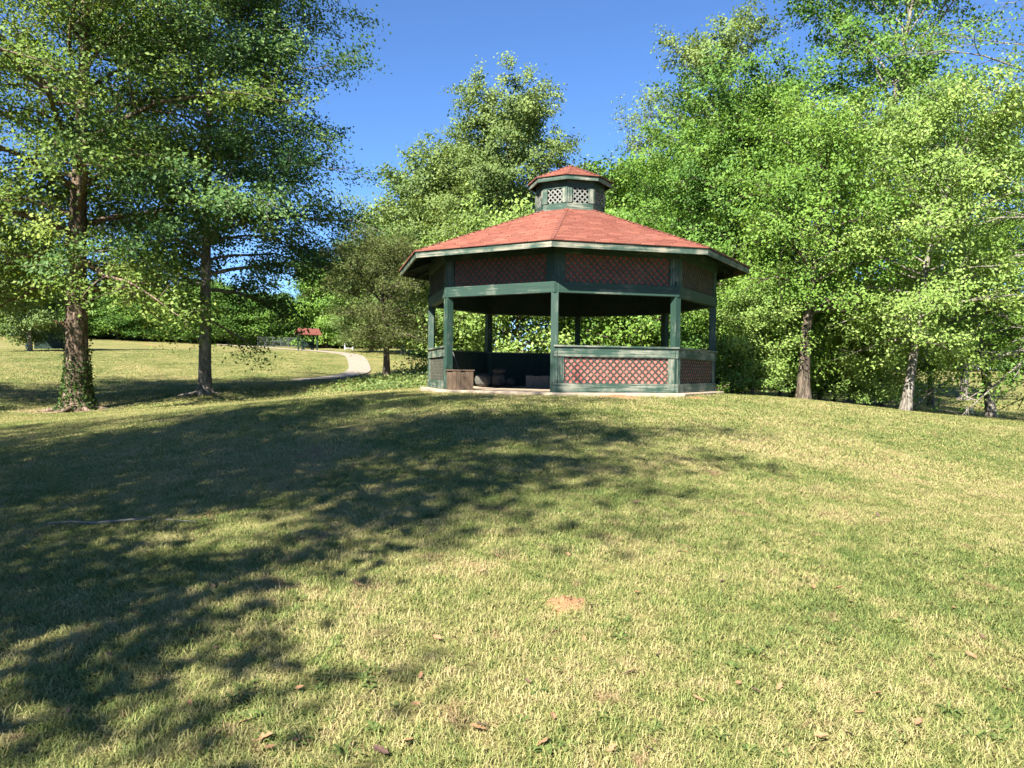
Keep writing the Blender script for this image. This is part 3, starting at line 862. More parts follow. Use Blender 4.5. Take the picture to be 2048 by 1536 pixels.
def grow(seed, height, r0, crown0, env, n_limb, n_sub, n_twig, leaves, leaf, spread=.22, lean=(0, 0), elev=(-4, 58), top=.9,
         trunk_k=12, sub_len=.42, twig_len=.75, flat=.65, wob=.25, aspect=.62, bias=1.1, mat_l=None, mat_b=None, flare=1.5, bare=0.0, droop_tip=.12, forks=1, limb_r=.42, sector=None, rag=(.72, 1.12)):
    """returns meshes (trunk, branches, crown); z = 0 at the ground"""
    r = np.random.default_rng(seed)
    zs = np.concatenate([[-.35, 0, .12, .35, .8], np.linspace(1.5, height * top, 12)])
    def trunk_p(z):
        t = np.clip(z / height, 0, 1)
        w = np.stack([np.sin(t * 5 + seed) * wob * t, np.cos(t * 4.1 + seed * 2) * wob * t], -1)
        return np.concatenate([w + np.outer(t ** 1.15, np.array(lean)) if np.ndim(z) else w + t ** 1.15 * np.array(lean), np.atleast_2d(z).T if np.ndim(z) else [z]], -1)
    def trunk_r(z):
        t = np.clip(z / (height * top), 0, 1)
        return r0 * (1 - .88 * t ** .9) * (1 + (flare - 1) * np.exp(-np.maximum(z, 0) / .28))
    TB = Tubes(); P = trunk_p(zs); TB.add(P, trunk_r(zs), trunk_k)
    # buttress roots
    if r0 > .2:
        for q in range(6):
            a = q * 1.047 + r.uniform(-.3, .3); l = r0 * r.uniform(2.2, 3.8)
            d = np.array([math.cos(a), math.sin(a), 0])
            TB.add([d * r0 * .7 + [0, 0, .42], d * r0 * 1.25 + [0, 0, .10], d * (r0 + l * .5) + [0, 0, .02], d * (r0 + l) + [0, 0, -.08]], [r0 * .30, r0 * .27, r0 * .17, r0 * .06], 6)
    BR = Tubes(); C, T, S = [], [], []
    he = np.linspace(0, 1, len(env))
    ga = 2.39996
    for i in range(n_limb):
        f = (i + r.uniform(0, .9)) / n_limb
        z0 = crown0 + (height * top - crown0) * (f ** 1.05) * .93
        az = i * ga + r.uniform(-.4, .4)
        if sector is not None and r.random() < sector[2]:
            az = sector[0] + r.uniform(-sector[1], sector[1])
        el = math.radians(elev[0] + (elev[1] - elev[0]) * f ** 1.1 + r.uniform(-9, 9))
        hr = min(1, max(0, (z0 - crown0) / (height - crown0)))
        reach = np.interp(hr, he, env) * r.uniform(*rag)
        d = np.array([math.cos(az) * math.cos(el), math.sin(az) * math.cos(el), math.sin(el)])
        ln = reach / max(.45, math.cos(el))
        ln = min(ln, (height * 1.0 - z0) / max(.12, math.sin(el)) if el > .1 else ln)
        ln = max(ln, .5)
        p0 = trunk_p(z0)
        m_ = 7; t = np.linspace(0, 1, m_)
        side = np.array([-math.sin(az), math.cos(az), 0]) * r.uniform(-.18, .18) * ln
        Pn = p0 + np.outer(t, d * ln) + np.outer(np.sin(t * np.pi) * .7, side) + np.outer(t * t, [0, 0, -droop_tip * ln * (1 - f)]) + np.outer(np.sin(t * np.pi), [0, 0, .07 * ln]) + r.normal(0, .018 * ln, (m_, 3)) * t[:, None]
        rb = min(trunk_r(z0) * limb_r * r.uniform(.7, 1.15), .02 + ln * .026)
        BR.add(Pn, rb * (1 - .86 * t) + .004, 6)
        ltint = r.normal(0, .14)
        ns = max(3, int(n_sub * (.5 + .5 * ln / max(env))))
        for j in range(ns):
            s = .16 + .84 * (j + r.uniform(0, 1)) / ns
            q0 = np.array([np.interp(s, t, Pn[:, c]) for c in range(3)])
            tang = Pn[min(m_ - 1, int(s * 6) + 1)] - Pn[max(0, int(s * 6) - 0 if s < .99 else 5)]
            tang = tang / max(np.linalg.norm(tang), 1e-6)
            sg = 1 if (j % 2) else -1
            a2 = math.atan2(tang[1], tang[0]) + sg * r.uniform(.5, 1.25)
            e2 = math.asin(max(-1, min(1, tang[2]))) * .6 + r.uniform(-.35, .45)
            d2 = np.array([math.cos(a2) * math.cos(e2), math.sin(a2) * math.cos(e2), math.sin(e2)])
            if s > .93: d2 = tang
            l2 = ln * sub_len * (1.12 - .6 * s) * r.uniform(.6, 1.25) + .15
            t2 = np.linspace(0, 1, 4)
            Q = q0 + np.outer(t2, d2 * l2) + np.outer(t2 * t2, [0, 0, -.10 * l2]) + r.normal(0, .03 * l2, (4, 3)) * t2[:, None]
            BR.add(Q, rb * .42 * (1 - .5 * s) * (1 - .8 * t2) + .003, 4)
            nt = max(2, int(n_twig * (.45 + .55 * min(1.5, l2 / 1.6))))
            stint = r.normal(0, .10)
            isbare = r.random() < bare
            for k in range(nt):
                u = .15 + .85 * (k + r.uniform(0, 1)) / nt
                w0 = np.array([np.interp(u, t2, Q[:, c]) for c in range(3)])
                d3 = d2 * .6 + r.normal(0, .6, 3) + np.array([0, 0, .1]); d3 /= np.linalg.norm(d3)
                l3 = twig_len * r.uniform(.5, 1.2)
                w1 = w0 + d3 * l3
                if k % 2 == 0 or isbare: BR.add([w0, (w0 + w1) / 2 + r.normal(0, .04, 3), w1], [.008, .006, .003], 3)
                if isbare and r.random() < .75: continue
                nl = max(1, int(leaves * r.uniform(.5, 1.5)))
                tt = r.uniform(.1, 1.1, nl)[:, None]
                off = r.normal(0, spread, (nl, 3)); off[:, 2] *= flat
                C.append(w0 + (w1 - w0) * tt + off)
                T.append(np.clip(.5 + ltint + stint + r.normal(0, .13, nl), 0, 1))
    C = np.concatenate(C); T = np.concatenate(T)
    ok = C[:, 2] > .25
    C, T = C[ok], T[ok]
    return (TB.mesh('trunk', mat_b), BR.mesh('branches', mat_b), leaf_cards('crown', C, bias, leaf, T, mat_l, seed, aspect), len(C))

TREES = {}
LEAFCOUNT = 0
def proto(key, **kw):
    global LEAFCOUNT
    TREES[key] = grow(**kw); LEAFCOUNT += TREES[key][3]
def plant(key, loc, name, label, group=None, rz=0, s=1.0, sz=None, cat='tree', leaf=None):
    t = TREES[key]
    e = empty(name, loc, rz, label=label, cat=cat, group=group)
    e.scale = (s, s, sz or s)
    for nm, me in zip(('trunk', 'branches', 'crown'), t[:3]):
        o = obj(nm, me, e)
        if leaf and nm == 'crown':
            o.material_slots[0].link = 'OBJECT'; o.material_slots[0].material = M['leaf_' + leaf]
    return e
Lf, Bk = (lambda k: M['leaf_' + k]), (lambda k: M['bark_' + k])

proto('A', seed=11, height=19, r0=.37, crown0=3.7, env=[4.6, 6.2, 6.4, 5.6, 2.5], n_limb=48, n_sub=11, n_twig=8, leaves=42, leaf=.112, rag=(.6, 1.18), mat_l=Lf('oak'), mat_b=Bk('brown'), elev=(-5, 60), bare=.08, spread=.24, flare=1.7)
proto('B', seed=23, height=21.5, r0=.27, crown0=4.6, env=[6.0, 7.5, 6.5, 4.6, 2.0], n_limb=54, n_sub=11, n_twig=8, leaves=33, leaf=.145, mat_l=Lf('deep'), mat_b=Bk('grey'), elev=(-4, 58), rag=(.6, 1.15), bare=.08, spread=.26, flare=1.35)
proto('D', seed=29, height=15.5, r0=.28, crown0=3.4, env=[4.2, 4.9, 6.0, 4.8, 1.6], n_limb=46, n_sub=9, n_twig=7, leaves=28, leaf=.165, mat_l=Lf('deep'), mat_b=Bk('grey'), elev=(0, 50), spread=.24, rag=(.75, 1.1), bare=.05)
proto('C', seed=5, height=5.9, r0=.17, crown0=1.5, env=[1.9, 2.5, 2.3, 1.7, .6], n_limb=44, n_sub=8, n_twig=5, leaves=40, leaf=.11, mat_l=Lf('olive'), mat_b=Bk('dark'), elev=(2, 55), spread=.14, aspect=.3, twig_len=.5, bias=.2, sub_len=.38, flare=1.3)
proto('E', seed=31, height=17.6, r0=.24, crown0=3.5, env=[3.6, 4.6, 4.2, 3.6, 2.2], n_limb=40, n_sub=9, n_twig=7, leaves=30, leaf=.19, mat_l=Lf('blue'), mat_b=Bk('dark'), elev=(12, 62), spread=.22, rag=(.6, 1.05), bare=.06)
proto('S', seed=37, height=10, r0=.16, crown0=1.2, env=[2.6, 3.3, 3.2, 2.4, .9], n_limb=34, n_sub=8, n_twig=7, leaves=32, leaf=.19, mat_l=Lf('blue'), mat_b=Bk('grey'), elev=(4, 62), spread=.27)
proto('P', seed=41, height=19, r0=.17, crown0=4, env=[1.6, 2.1, 1.9, 1.4, .6], n_limb=30, n_sub=6, n_twig=5, leaves=12, leaf=.17, mat_l=Lf('blue'), mat_b=Bk('grey'), elev=(25, 65), spread=.3, bare=.1)
proto('G', seed=43, height=20.5, r0=.26, crown0=3.0, env=[3.6, 3.8, 2.8, 2.0, 1.4], n_limb=44, n_sub=9, n_twig=7, leaves=26, leaf=.185, mat_l=Lf('blue'), mat_b=Bk('grey'), elev=(8, 60), spread=.22, rag=(.5, 1.2))
proto('H', seed=47, height=21, r0=.30, crown0=3.5, env=[4.2, 5.2, 5.2, 4.8, 3.0], n_limb=46, n_sub=10, n_twig=7, leaves=28, leaf=.16, mat_l=Lf('mid'), mat_b=Bk('grey'), elev=(10, 60), spread=.21, flat=.55, rag=(.5, 1.2), lean=(2.5, 0), bare=.2)
proto('I', seed=53, height=10.2, r0=.2, crown0=.9, env=[2.7, 3.3, 3.1, 2.3, .8], n_limb=40, n_sub=8, n_twig=6, leaves=44, leaf=.112, mat_l=Lf('gum'), mat_b=Bk('dark'), elev=(-4, 58), spread=.17, flat=.55, rag=(.5, 1.2))
proto('J', seed=59, height=8.0, r0=.128, crown0=1.7, env=[2.2, 2.9, 3.0, 2.4, 1.0], n_limb=34, n_sub=7, n_twig=6, leaves=62, leaf=.088, mat_l=Lf('bright'), mat_b=Bk('grey'), elev=(-6, 58), spread=.165, flat=.5, rag=(.5, 1.22), lean=(1.5, 0), flare=1.35)
proto('K', seed=61, height=7.4, r0=.165, crown0=2.2, env=[1.5, 2.1, 2.1, 1.5, .7], n_limb=26, n_sub=7, n_twig=6, leaves=40, leaf=.09, mat_l=Lf('bright'), mat_b=Bk('dark'), elev=(0, 58), spread=.16, rag=(.5, 1.2), lean=(.5, .4), flare=1.4)
proto('L', seed=67, height=14, r0=.26, crown0=2.0, env=[5.2, 5.6, 5.2, 4.2, 2.0], n_limb=34, n_sub=9, n_twig=6, leaves=24, leaf=.095, mat_l=Lf('mid'), mat_b=Bk('grey'), elev=(-14, 58), spread=.22, bare=.3, droop_tip=.25)
proto('b1', seed=71, height=4.6, r0=.06, crown0=.35, env=[1.3, 1.8, 1.8, 1.4, .6], n_limb=26, n_sub=6, n_twig=5, leaves=34, leaf=.115, mat_l=Lf('bright'), mat_b=Bk('dark'), elev=(10, 65), spread=.2, twig_len=.5)
proto('b2', seed=73, height=3.2, r0=.05, crown0=.25, env=[1.1, 1.5, 1.4, 1.0, .5], n_limb=22, n_sub=6, n_twig=5, leaves=30, leaf=.105, mat_l=Lf('mid'), mat_b=Bk('dark'), elev=(10, 65), spread=.2, twig_len=.45)
proto('t1', seed=79, height=9, r0=.18, crown0=.1, env=[3.2, 3.6, 3.4, 2.6, 1.0], n_limb=30, n_sub=7, n_twig=6, leaves=24, leaf=.28, mat_l=Lf('mid'), mat_b=Bk('dark'), elev=(4, 62), spread=.36, trunk_k=7)
proto('t2', seed=83, height=8, r0=.16, crown0=.1, env=[3.2, 3.4, 3.0, 2.2, .8], n_limb=28, n_sub=7, n_twig=6, leaves=24, leaf=.28, mat_l=Lf('deep'), mat_b=Bk('dark'), elev=(4, 62), spread=.36, trunk_k=7)
print('leaves', LEAFCOUNT)

# the two shade trees on the left and the cedar
tA = plant('A', on_ground(155, 24), 'shade_tree', 'large oak with ivy around its thick trunk at the left edge', rz=.4)
tB = plant('B', on_ground(410, 27), 'shade_tree', 'tall dark green shade tree with bare straight trunk, right of the ivy-clad oak', rz=1.1, s=.86, sz=.80)
plant('C', on_ground(772, 26), 'cedar_tree', 'small olive brown cedar tree left of the gazebo', rz=2.0, s=.78)
# trees behind the camera on the left: their shade lies over the foreground
plant('D', (-9.2, -1.6, gz(-9.2, -1.6)), 'shade_tree', 'tree behind the viewer whose crown shades the middle of the lawn', rz=2.6, s=1.04, sz=.97)
plant('A', (-15.5, 1.0, gz(-15.5, 1.0)), 'shade_tree', 'tree left of the viewer whose crown shades the left edge of the lawn', rz=3.9, s=.72, sz=.66)
plant('D', (-11.7, -4.4, gz(-11.7, -4.4)), 'shade_tree', 'tree far behind the viewer whose crown shades the bottom left corner', rz=1.2, s=.74, sz=.78)
plant('A', (-21.5, 20.5, gz(-21.5, 20.5)), 'shade_tree', 'tree outside the left edge whose drooping leaves and shade reach in', rz=5.0, s=.92, sz=.85)
# wood behind the gazebo
W = 'trees behind the gazebo'
plant('S', on_ground(60, 57), 'tree', 'rounded tree on the left meadow, mostly hidden behind the oak', 'trees behind the gazebo', 2.0, .95)
def wt(key, px, d, label, rz, s=1, sz=None, leaf=None): plant(key, on_ground(px, d), 'tree', label, W, rz, s, sz, leaf=leaf)
wt('E', 1012, 43, 'tall loose crowned tree rising behind the gazebo, left of the cupola', .3, .86, .89)
wt('S', 880, 62, 'rounded grey green tree behind the left eave of the gazebo', 1.0, 1.5, 1.5)
wt('S', 806, 68, 'lower grey green tree between the cedar and the gazebo eave', 2.4, 1.35, 1.25)
wt('S', 742, 74, 'smallest grey green tree just behind the cedar top', 4.1, 1.2, 1.0)
wt('E', 945, 58, 'leafy tree filling the gap above the left roof slope', 2.1, 1.15, .92)
wt('P', 1285, 52, 'slender thin leaved tree right of the cupola with sky around its tip', .8, 1.0, 1.03)
wt('S', 1195, 46, 'round topped tree directly behind the cupola', 5.2, 1.1, 1.12)
wt('G', 1418, 43, 'tall narrow tree with twin tops against the sky, right of the slender tree', .2)
wt('G', 1512, 41, 'shoulder high companion of the tall narrow tree, on its right', 2.0, .8, .74, 'gum')
wt('S', 1330, 40, 'bushy tree above the right roof slope', 3.3, 1.2, 1.12, 'mid')
wt('I', 1475, 26, 'dense dark green tree standing right behind the gazebo', .5)
wt('I', 1592, 25, 'dense green tree between the gazebo and the vine-covered trunk', 3.0, .92, .9, 'mid')
wt('I', 1370, 29, 'dense green tree behind the right eave', 1.7, .85, .85)
wt('H', 1715, 33, 'very tall forked tree on the right, its top cut by the frame', .2, 1, 1, 'gum')
wt('J', 1812, 19.6, 'bright light green tree with a leaning brown trunk on the right crest', 0)
wt('J', 1985, 25, 'bright green tree at the right edge behind the leaning one', 2.3, 1.2, 1.2, 'mid')
wt('K', 1607, 19.8, 'tree with a dark vine-covered trunk on the crest right of the gazebo', 0, 1, 1, 'mid')
plant('L', on_ground(2185, 21.5), 'tree', 'grey branched tree outside the right edge, its drooping limbs reaching in', W, 2.9)
wt('H', 1930, 44, 'tall tree far behind the right edge trees', 1.2, .8, .7)
# saplings and bushes
B_ = 'saplings and bushes under the trees'
def bush(key, px, d, label, rz, s=1, sz=None): plant(key, on_ground(px, d), 'bush', label, B_, rz, s, sz, 'bush')
bush('b1', 925, 27, 'leafy sapling seen through the gazebo beside the left posts', .2, 1.0, .95)
bush('b1', 1035, 26, 'bright sapling seen through the middle of the entrance', 1.9, 1.15)
bush('b2', 1125, 27, 'darker bush seen through the gazebo behind the front post', 3.1, 1.3, 1.5)
bush('b1', 1215, 29, 'sapling seen over the half wall, left of its middle', 4.0, 1.0)
bush('b2', 1290, 27.5, 'bush seen over the right end of the half wall', 5.0, 1.25, 1.4)
bush('b2', 872, 36, 'dark bush left of the gazebo behind its side post', 3.0, 1.2)
bush('b1', 1505, 20.3, 'bright low sapling at the gazebo\'s right corner', 5.5, .62, .58)
bush('b2', 1465, 21.5, 'small dark bush nearest the gazebo\'s right wall', .9, .8)
bush('b2', 1560, 21.5, 'dark low bush left of the vine-covered trunk', 2.2, .9)
bush('b2', 1668, 22.5, 'dark low bush right of the vine-covered trunk', 3.6, .85, .75)
bush('b1', 1735, 21.5, 'light sapling between the vine-covered trunk and the leaning trunk', 4.4, .62, .52)
bush('b2', 1640, 27, 'larger bush in the shade behind the vine-covered trunk', 1.2, 1.3)
bush('b2', 1765, 30, 'bush in the shade behind the leaning trunk', 5.0, 1.1)
plant('K', on_ground(1862, 37), 'tree', 'thin young tree on the shaded lawn right of the leaning trunk', W, 2.0, .85, .8)
# wood edge beyond the meadow
FT = 'trees at the far edge of the meadow'
r_ = random.Random(5)
for i in range(26):
    px = -60 + i * 36 + r_.uniform(-10, 10)
    d = 98 + r_.uniform(-3, 8)
    s = r_.uniform(.6, .95)
    plant('t1' if r_.random() < .5 else 't2', on_ground(px, d), 'meadow_edge_tree', 'far green tree in the wood edge beyond the left meadow', FT, r_.uniform(0, 6), s, s * r_.uniform(.8, 1.1))
for i in range(30):
    px = -120 + i * 30 + r_.uniform(-8, 8)
    s = r_.uniform(1.4, 2.2)
    plant('b2' if r_.random() < .6 else 'b1', on_ground(px, 94 + r_.uniform(-2, 3)), 'meadow_edge_bush', 'far bright bush along the foot of the left wood edge', 'bushes at the far edge of the meadow', r_.uniform(0, 6), s * 1.3, s * .75, 'bush', 'gum')
for i in range(12):
    px = 640 + i * 26 + r_.uniform(-8, 8)
    s = r_.uniform(.8, 1.1)
    plant('t2' if i % 2 else 't1', on_ground(px, 84 + r_.uniform(4, 12)), 'meadow_edge_tree', 'far dark tree in the wood edge behind the path and cedar', FT, r_.uniform(0, 6), s)
for i in range(16):
    px = 1380 + i * 52 + r_.uniform(-12, 12)
    s = r_.uniform(.8, 1.15)
    plant('t2' if i % 2 else 't1', on_ground(px, 96 + r_.uniform(-2, 10)), 'meadow_edge_tree', 'far tree in the wood edge beyond the right lawn', FT, r_.uniform(0, 6), s)

# ivy on the oak's trunk
r = np.random.default_rng(9)
n = 2300
z = np.abs(r.normal(0, 1.0, n)) * 1.35; z = z[z < 4.2]; n = len(z)
a = r.uniform(0, 2 * np.pi, n)
rad = .37 * (1 - .88 * (np.clip(z / 17.1, 0, 1)) ** .9) * (1 + .7 * np.exp(-z / .28)) + np.abs(r.normal(.03, .035, n))
keep = (r.random(n) < np.where(z < 1.5, 1, .55))
C = np.c_[np.cos(a) * rad, np.sin(a) * rad, z + .05][keep]
obj('ivy', leaf_cards('ivy', C, .2, .08, r.uniform(0, 1, len(C)), M['ivy'], 4, .8), tA, label='ivy leaves climbing the trunk')


# ------------------------------------------------------------------ park furniture in the distance
def gable_shelter(name, label, loc, rz, w, d, h, rise, bench):
    e = empty(name, loc, rz, label=label, cat='shelter')
    for sx in (-1, 1):
        for sy in (-1, 1):
            box('post', (sx * w / 2 - .06, sx * w / 2 + .06, sy * d / 2 - .06, sy * d / 2 + .06, -.1, h), M['dark_wood'], e)
    ov = .35
    for s_ in (-1, 1):
        v = [(-w / 2 - ov, s_ * (d / 2 + ov), h - .02), (w / 2 + ov, s_ * (d / 2 + ov), h - .02), (w / 2 + ov, s_ * .003, h + rise), (-w / 2 - ov, s_ * .003, h + rise)]
        v += [(x, y, z + .07) for x, y, z in v]
        obj('roof', mesh('roof', v, BOXF, M['shingle']), e)
    for sx in (-1, 1):
        x0 = sx * (w / 2 + .02)
        v = [(x0 - .02, -d / 2, h), (x0 - .02, d / 2, h), (x0 - .02, 0, h + rise * .86), (x0 + .02, -d / 2, h), (x0 + .02, d / 2, h), (x0 + .02, 0, h + rise * .86)]
        obj('gable', mesh('gable', v, [(0, 1, 2), (5, 4, 3), (0, 3, 4, 1), (1, 4, 5, 2), (2, 5, 3, 0)], M['dark_wood']), e)
    if bench:
        box('seat', (-w / 2 + .062, w / 2 - .062, -.22, .22, .40, .46), M['dark_wood'], e)
        box('backrest', (-w / 2 + .062, w / 2 - .062, .20, .25, .50, .95), M['dark_wood'], e)
        for sx in (-1, 1): box('seat_leg', (sx * .4 - .04, sx * .4 + .04, -.2, .2, -.05, .398), M['dark_wood'], e)
    else:
        box('back_wall', (-w / 2 + .07, w / 2 - .07, d / 2 - .03, d / 2 + .03, 0, h - .03), M['dark_wood'], e)
    return e
p = on_ground(615, 77); gable_shelter('bench_shelter', 'small open shelter with red roof over a bench beside the path', p, .55, 1.5, 1.3, 1.55, .62, True)
p = on_ground(104, 66); gable_shelter('park_pavilion', 'red roofed pavilion with dark wall glimpsed behind the oak trunk', p, .3, 3.2, 2.4, 1.75, .6, False)
# fence behind the shelter
e = empty('park_fence', on_ground(600, 89), label='dark wire fence on posts behind the bench shelter', cat='fence')
A_, B2 = on_ground(515, 89), on_ground(668, 89)
nseg = 10
for i in range(nseg + 1):
    q = A_.lerp(B2, i / nseg); q.z = gz(q.x, q.y); l = q - e.location
    mb = MB(); mb.tube([(l.x, l.y, l.z - .2), (l.x, l.y, l.z + 1.15)], [.04, .04], 6); mb.build('fence_post', M['metal'], e)
for zz in (.1, .6, 1.12):
    mb = MB(); mb.tube([((A_.lerp(B2, i / nseg) - e.location).x, (A_.lerp(B2, i / nseg) - e.location).y, gz(A_.lerp(B2, i / nseg).x, A_.lerp(B2, i / nseg).y) - e.location.z + zz) for i in range(nseg + 1)], [.022] * (nseg + 1), 5)
    mb.build('fence_rail', M['metal'], e)
mb = MB()
for i in range(nseg * 9):
    q = A_.lerp(B2, i / (nseg * 9)); q.z = gz(q.x, q.y); l = q - e.location
    mb.box(l.x - .012, l.x + .012, l.y - .012, l.y + .012, l.z + .08, l.z + 1.1)
mb.build('fence_wires', M['metal'], e, kind='stuff')
# low white barrier by the far bend
q = on_ground(697, 83); e = empty('white_barrier', q, .1, label='low white rail on two posts of unequal height near the bend of the path', cat='barrier')
for x0, hh in ((-.42, .75), (.42, .35)):
    mb = MB(); mb.tube([(x0, 0, -.2), (x0, 0, hh)], [.06, .06], 8); mb.build('post', M['white'], e)
mb = MB(); mb.tube([(-.36, 0, .16), (.36, 0, .14)], [.035, .035], 6); mb.build('rail', M['white'], e)
# wire stand on the shaded lawn at right
q = on_ground(1940, 31); e = empty('wire_stand', q, .2, label='small pale H-shaped stand on the shaded lawn at the right', cat='stand')
for x0 in (-.15, .15):
    mb = MB(); mb.tube([(x0, 0, -.1), (x0, 0, .36)], [.014, .014], 6); mb.build('leg', M['white'], e)
mb = MB(); mb.tube([(-.14, 0, .17), (.14, 0, .17)], [.012, .012], 6); mb.build('crossbar', M['white'], e)
# white car far behind the right hand trees
q = on_ground(1648, 70); e = empty('parked_car', q, .25, label='white car glimpsed through the leaves right of the vine-covered trunk', cat='car')
prof = [(-2.1, .35), (-2.1, .80), (-1.75, .92), (-1.15, .98), (-.55, 1.42), (.75, 1.45), (1.45, 1.02), (2.05, .92), (2.12, .38)]
def extrude(pr, y0, y1, tuck=0):
    n_ = len(pr); v = [(x, y0 + (tuck if z > 1.1 else 0), z) for x, z in pr] + [(x, y1 - (tuck if z > 1.1 else 0), z) for x, z in pr]
    return v, [tuple(range(n_)), tuple(range(2 * n_ - 1, n_ - 1, -1))] + [(i + n_, (i + 1) % n_ + n_, (i + 1) % n_, i) for i in range(n_)]
v, f = extrude(prof, -.85, .85, .14); obj('body', mesh('body', v, f, M['white']), e)
for sy in (-1, 1):
    pts = [(-1.0, 1.02), (-.5, 1.36), (.7, 1.38), (1.2, 1.04)]
    v = [(x, sy * (.862 if z < 1.1 else .725), z) for x, z in pts] + [(x, sy * (.85 if z < 1.1 else .71), z) for x, z in pts]
    obj('side_window', mesh('side_window', v, [(0, 1, 2, 3), (7, 6, 5, 4), (0, 4, 5, 1), (1, 5, 6, 2), (2, 6, 7, 3), (3, 7, 4, 0)], M['glass']), e)
    for x0 in (-1.3, 1.3):
        mb = MB(); mb.tube([(x0, sy * .70, .32), (x0, sy * .875, .32)], [.32, .32], 18); w_ = mb.build('wheel', M['rubber'], e)
        mb = MB(); mb.tube([(x0, sy * .80, .32), (x0, sy * .885, .32)], [.19, .19], 12); mb.build('rim', M['metal'], w_)

# ------------------------------------------------------------------ small things on the lawn
def sand_heap(name, loc, rx, ry, h, seed, label):
    r = random.Random(seed); nr, na_ = 9, 28
    v, f = [(0, 0, h)], []
    ph = [r.uniform(0, 6.28) for _ in range(4)]
    for i in range(1, nr + 1):
        t = i / nr
        for j in range(na_):
            a = j * 2 * math.pi / na_
            ed = 1 + .16 * math.sin(3 * a + ph[0]) + .10 * math.sin(5 * a + ph[1]) + .06 * math.sin(9 * a + ph[2])
            x, y = math.cos(a) * rx * t * ed, math.sin(a) * ry * t * ed
            z = h * (1 - t ** 1.3) * r.uniform(.5, 1.4) + (r.uniform(0, .006) if t < .9 else -.012)
            v.append((x, y, z + gz(loc.x + x, loc.y + y) - loc.z + .006 * (t < .8)))
    for j in range(na_): f.append((0, 1 + j, 1 + (j + 1) % na_))
    for i in range(nr - 1):
        for j in range(na_):
            a, b = 1 + i * na_, 1 + (i + 1) * na_
            f.append((a + j, b + j, b + (j + 1) % na_, a + (j + 1) % na_))
    o = obj(name, mesh(name, v, f, M['sand'], True), label=label, cat='sand heap'); o.location = loc
sand_heap('sand_heap', hit(1132, 1218), .13, .13, .045, 1, 'small heap of orange sand in the foreground lawn')
p = hit(1242, 797); sand_heap('sand_heap', p, .42, .22, .05, 2, 'low orange spill of sand against the gazebo wall')
p = hit(1392, 798); sand_heap('sand_heap', p, .26, .16, .03, 3, 'smaller orange spill of sand near the gazebo right corner post')
a_, b_ = hit(95, 1060), hit(305, 1050)
mb = MB()
pts = [a_.lerp(b_, t) for t in (0, .2, .45, .7, 1)]
mb.tube([(q.x, q.y, gz(q.x, q.y) + .045 + .012 * math.sin(i * 2.1)) for i, q in enumerate(pts)], [.006, .009, .011, .010, .007], 6)
mb.build('fallen_stick', M['grey_wood'], label='long pale stick lying in the shaded grass at left', cat='stick')
a_, b_ = hit(332, 1050), hit(392, 1056)
mb = MB(); mb.tube([(q.x, q.y, gz(q.x, q.y) + .045) for q in (a_, a_.lerp(b_, .5), b_)], [.005, .005, .003], 5)
mb.build('fallen_stick', M['grey_wood'], label='short thin stick right of the long one in the shaded grass', cat='stick')

def leaf_mesh(name, mat, seed):
    r = random.Random(seed)
    out = [(-.5, 0), (-.28, .16), (-.18, .10), (-.02, .27), (.10, .15), (.26, .20), (.5, 0), (.26, -.18), (.10, -.13), (-.02, -.26), (-.18, -.11), (-.28, -.15)]
    v = [(0, 0, 0)] + [(x * 1.0, y * r.uniform(.85, 1.2), .35 * abs(y) + .25 * x * x + r.uniform(-.03, .03)) for x, y in out]
    v += [(x, y, z - .015) for x, y, z in v]
    n_ = 12; k = 13
    f = [(0, 1 + i, 1 + (i + 1) % n_) for i in range(n_)] + [(k, k + 1 + (i + 1) % n_, k + 1 + i) for i in range(n_)] + [(1 + i, k + 1 + i, k + 1 + (i + 1) % n_, 1 + (i + 1) % n_) for i in range(n_)]
    return mesh(name, v, f, mat)
LM = [leaf_mesh('fallen_leaf', M['dead_leaf'], 1), leaf_mesh('fallen_leaf', M['dead_leaf'], 2), leaf_mesh('fallen_leaf', M['dead_leaf_dark'], 3), leaf_mesh('fallen_leaf', M['dead_leaf'], 4)]
rr = random.Random(12)
first = None
for i in range(64):
    px, py = rr.uniform(120, 2020), 1536 - 560 * rr.random() ** 1.25
    if i == 0: px, py = 525, 1494
    q = hit(px, py); s_ = rr.uniform(.035, .075) if i else .085
    k = rr.choice([0, 1, 2, 3]) if i else 0
    o = obj('fallen_leaf', LM[k], label='small dark brown fallen leaf lying on the grass' if k == 2 else 'small tan fallen leaf lying on the grass', cat='leaf', group='fallen leaves on the lawn')
    if i == 0: o['label'] = 'largest tan fallen leaf, at the bottom edge left of the middle'
    o.location = (q.x, q.y, q.z + .034); o.scale = (s_, s_, s_)
    o.rotation_euler = (rr.uniform(-.5, .5), rr.uniform(-.5, .5), rr.uniform(0, 6.28))
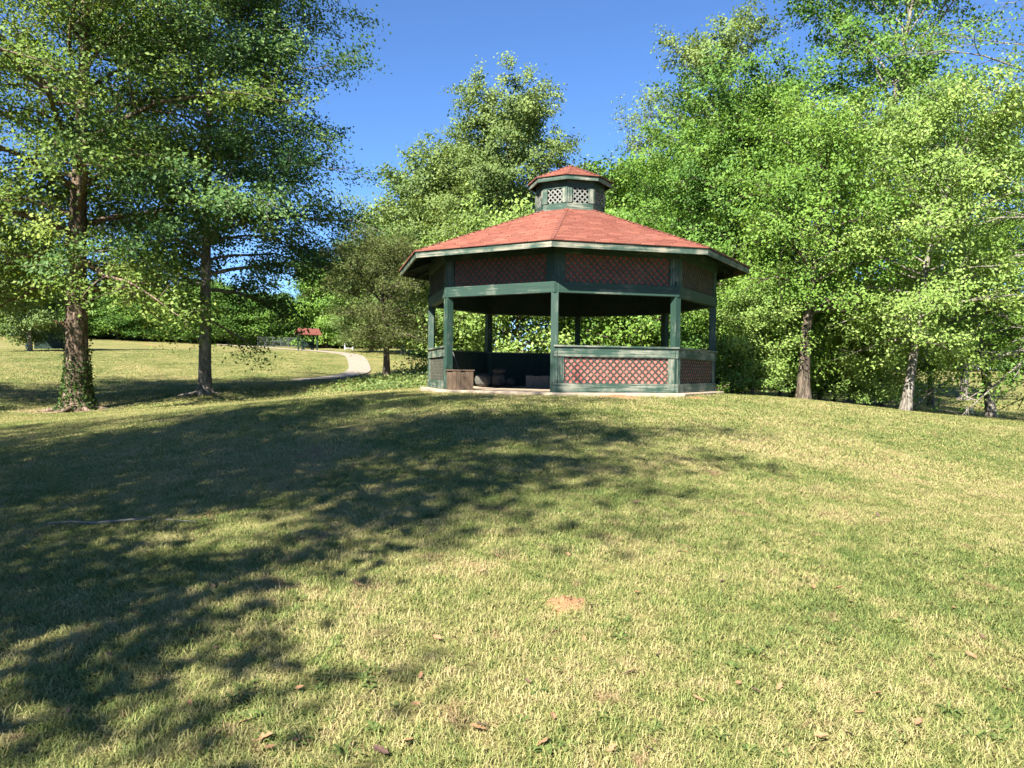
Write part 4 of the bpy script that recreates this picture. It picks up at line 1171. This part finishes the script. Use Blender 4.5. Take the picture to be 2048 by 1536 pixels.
def weed_mesh(name, seed, n_, ln, wd, lift):
    r = np.random.default_rng(seed); V, F, T = [], [], []
    for i in range(n_):
        a = i * 2.4 + r.uniform(-.3, .3); l = ln * r.uniform(.6, 1.15); w_ = wd * r.uniform(.8, 1.2); up = lift * r.uniform(.5, 1.3)
        d = np.array([math.cos(a), math.sin(a), 0]); sd = np.array([-d[1], d[0], 0]); b = len(V)
        V += [d * .004 + [0, 0, .01], d * l * .45 + sd * w_ * .5 + [0, 0, up * l * .55], d * l * .45 - sd * w_ * .5 + [0, 0, up * l * .55], d * l * .8 + sd * w_ * .42 + [0, 0, up * l * .6], d * l * .8 - sd * w_ * .42 + [0, 0, up * l * .6], d * l + [0, 0, up * l * .45]]
        F += [(b, b + 2, b + 1), (b + 1, b + 2, b + 4), (b + 1, b + 4, b + 3), (b + 3, b + 4, b + 5)]
        t = r.uniform(.2, .9); T += [t] * 4
    return mesh_np(name, np.array(V), np.array(F), M['weed'], T)
WM = [weed_mesh('weed', 1, 9, .085, .024, .6), weed_mesh('weed', 2, 12, .065, .024, .9), weed_mesh('weed', 3, 7, .11, .016, 1.0)]
for i in range(110):
    px, py = rr.uniform(450, 2030), 1530 - 480 * rr.random() ** 1.1
    if i < 9: px, py = 690 + rr.uniform(-75, 75), 1372 + rr.uniform(-25, 25)
    elif i < 16: px, py = 530 + rr.uniform(-90, 110), 1470 + rr.uniform(-25, 30)
    q = hit(px, py); s_ = rr.uniform(.4, .75)
    o = obj('weed', rr.choice(WM), label='low broad leaved weed growing in the grass', cat='weed', group='weeds in the lawn')
    o.location = (q.x, q.y, q.z + .012); o.scale = (s_, s_, s_); o.rotation_euler = (0, 0, rr.uniform(0, 6.28))
# leafy ground cover round the cedar's foot
r = np.random.default_rng(21); n = 3200
d_ = r.uniform(21.8, 26.5, n); px = 765 + r.normal(0, 50, n) + (d_ - 26) * -4
x = (px - 1024) / FPX * d_; keep = (np.hypot(x - GC.x, d_ - GC.y) > 3.8)
C = np.c_[x, d_, ground_z(x, d_) + np.abs(r.normal(0, .10, n)) + .03][keep]
obj('ground_cover', leaf_cards('ground_cover', C, 1.0, .085, r.uniform(0, 1, len(C)), M['weed'], 3, .7), label='patch of leafy green weeds around the foot of the cedar', cat='weeds', kind='stuff')
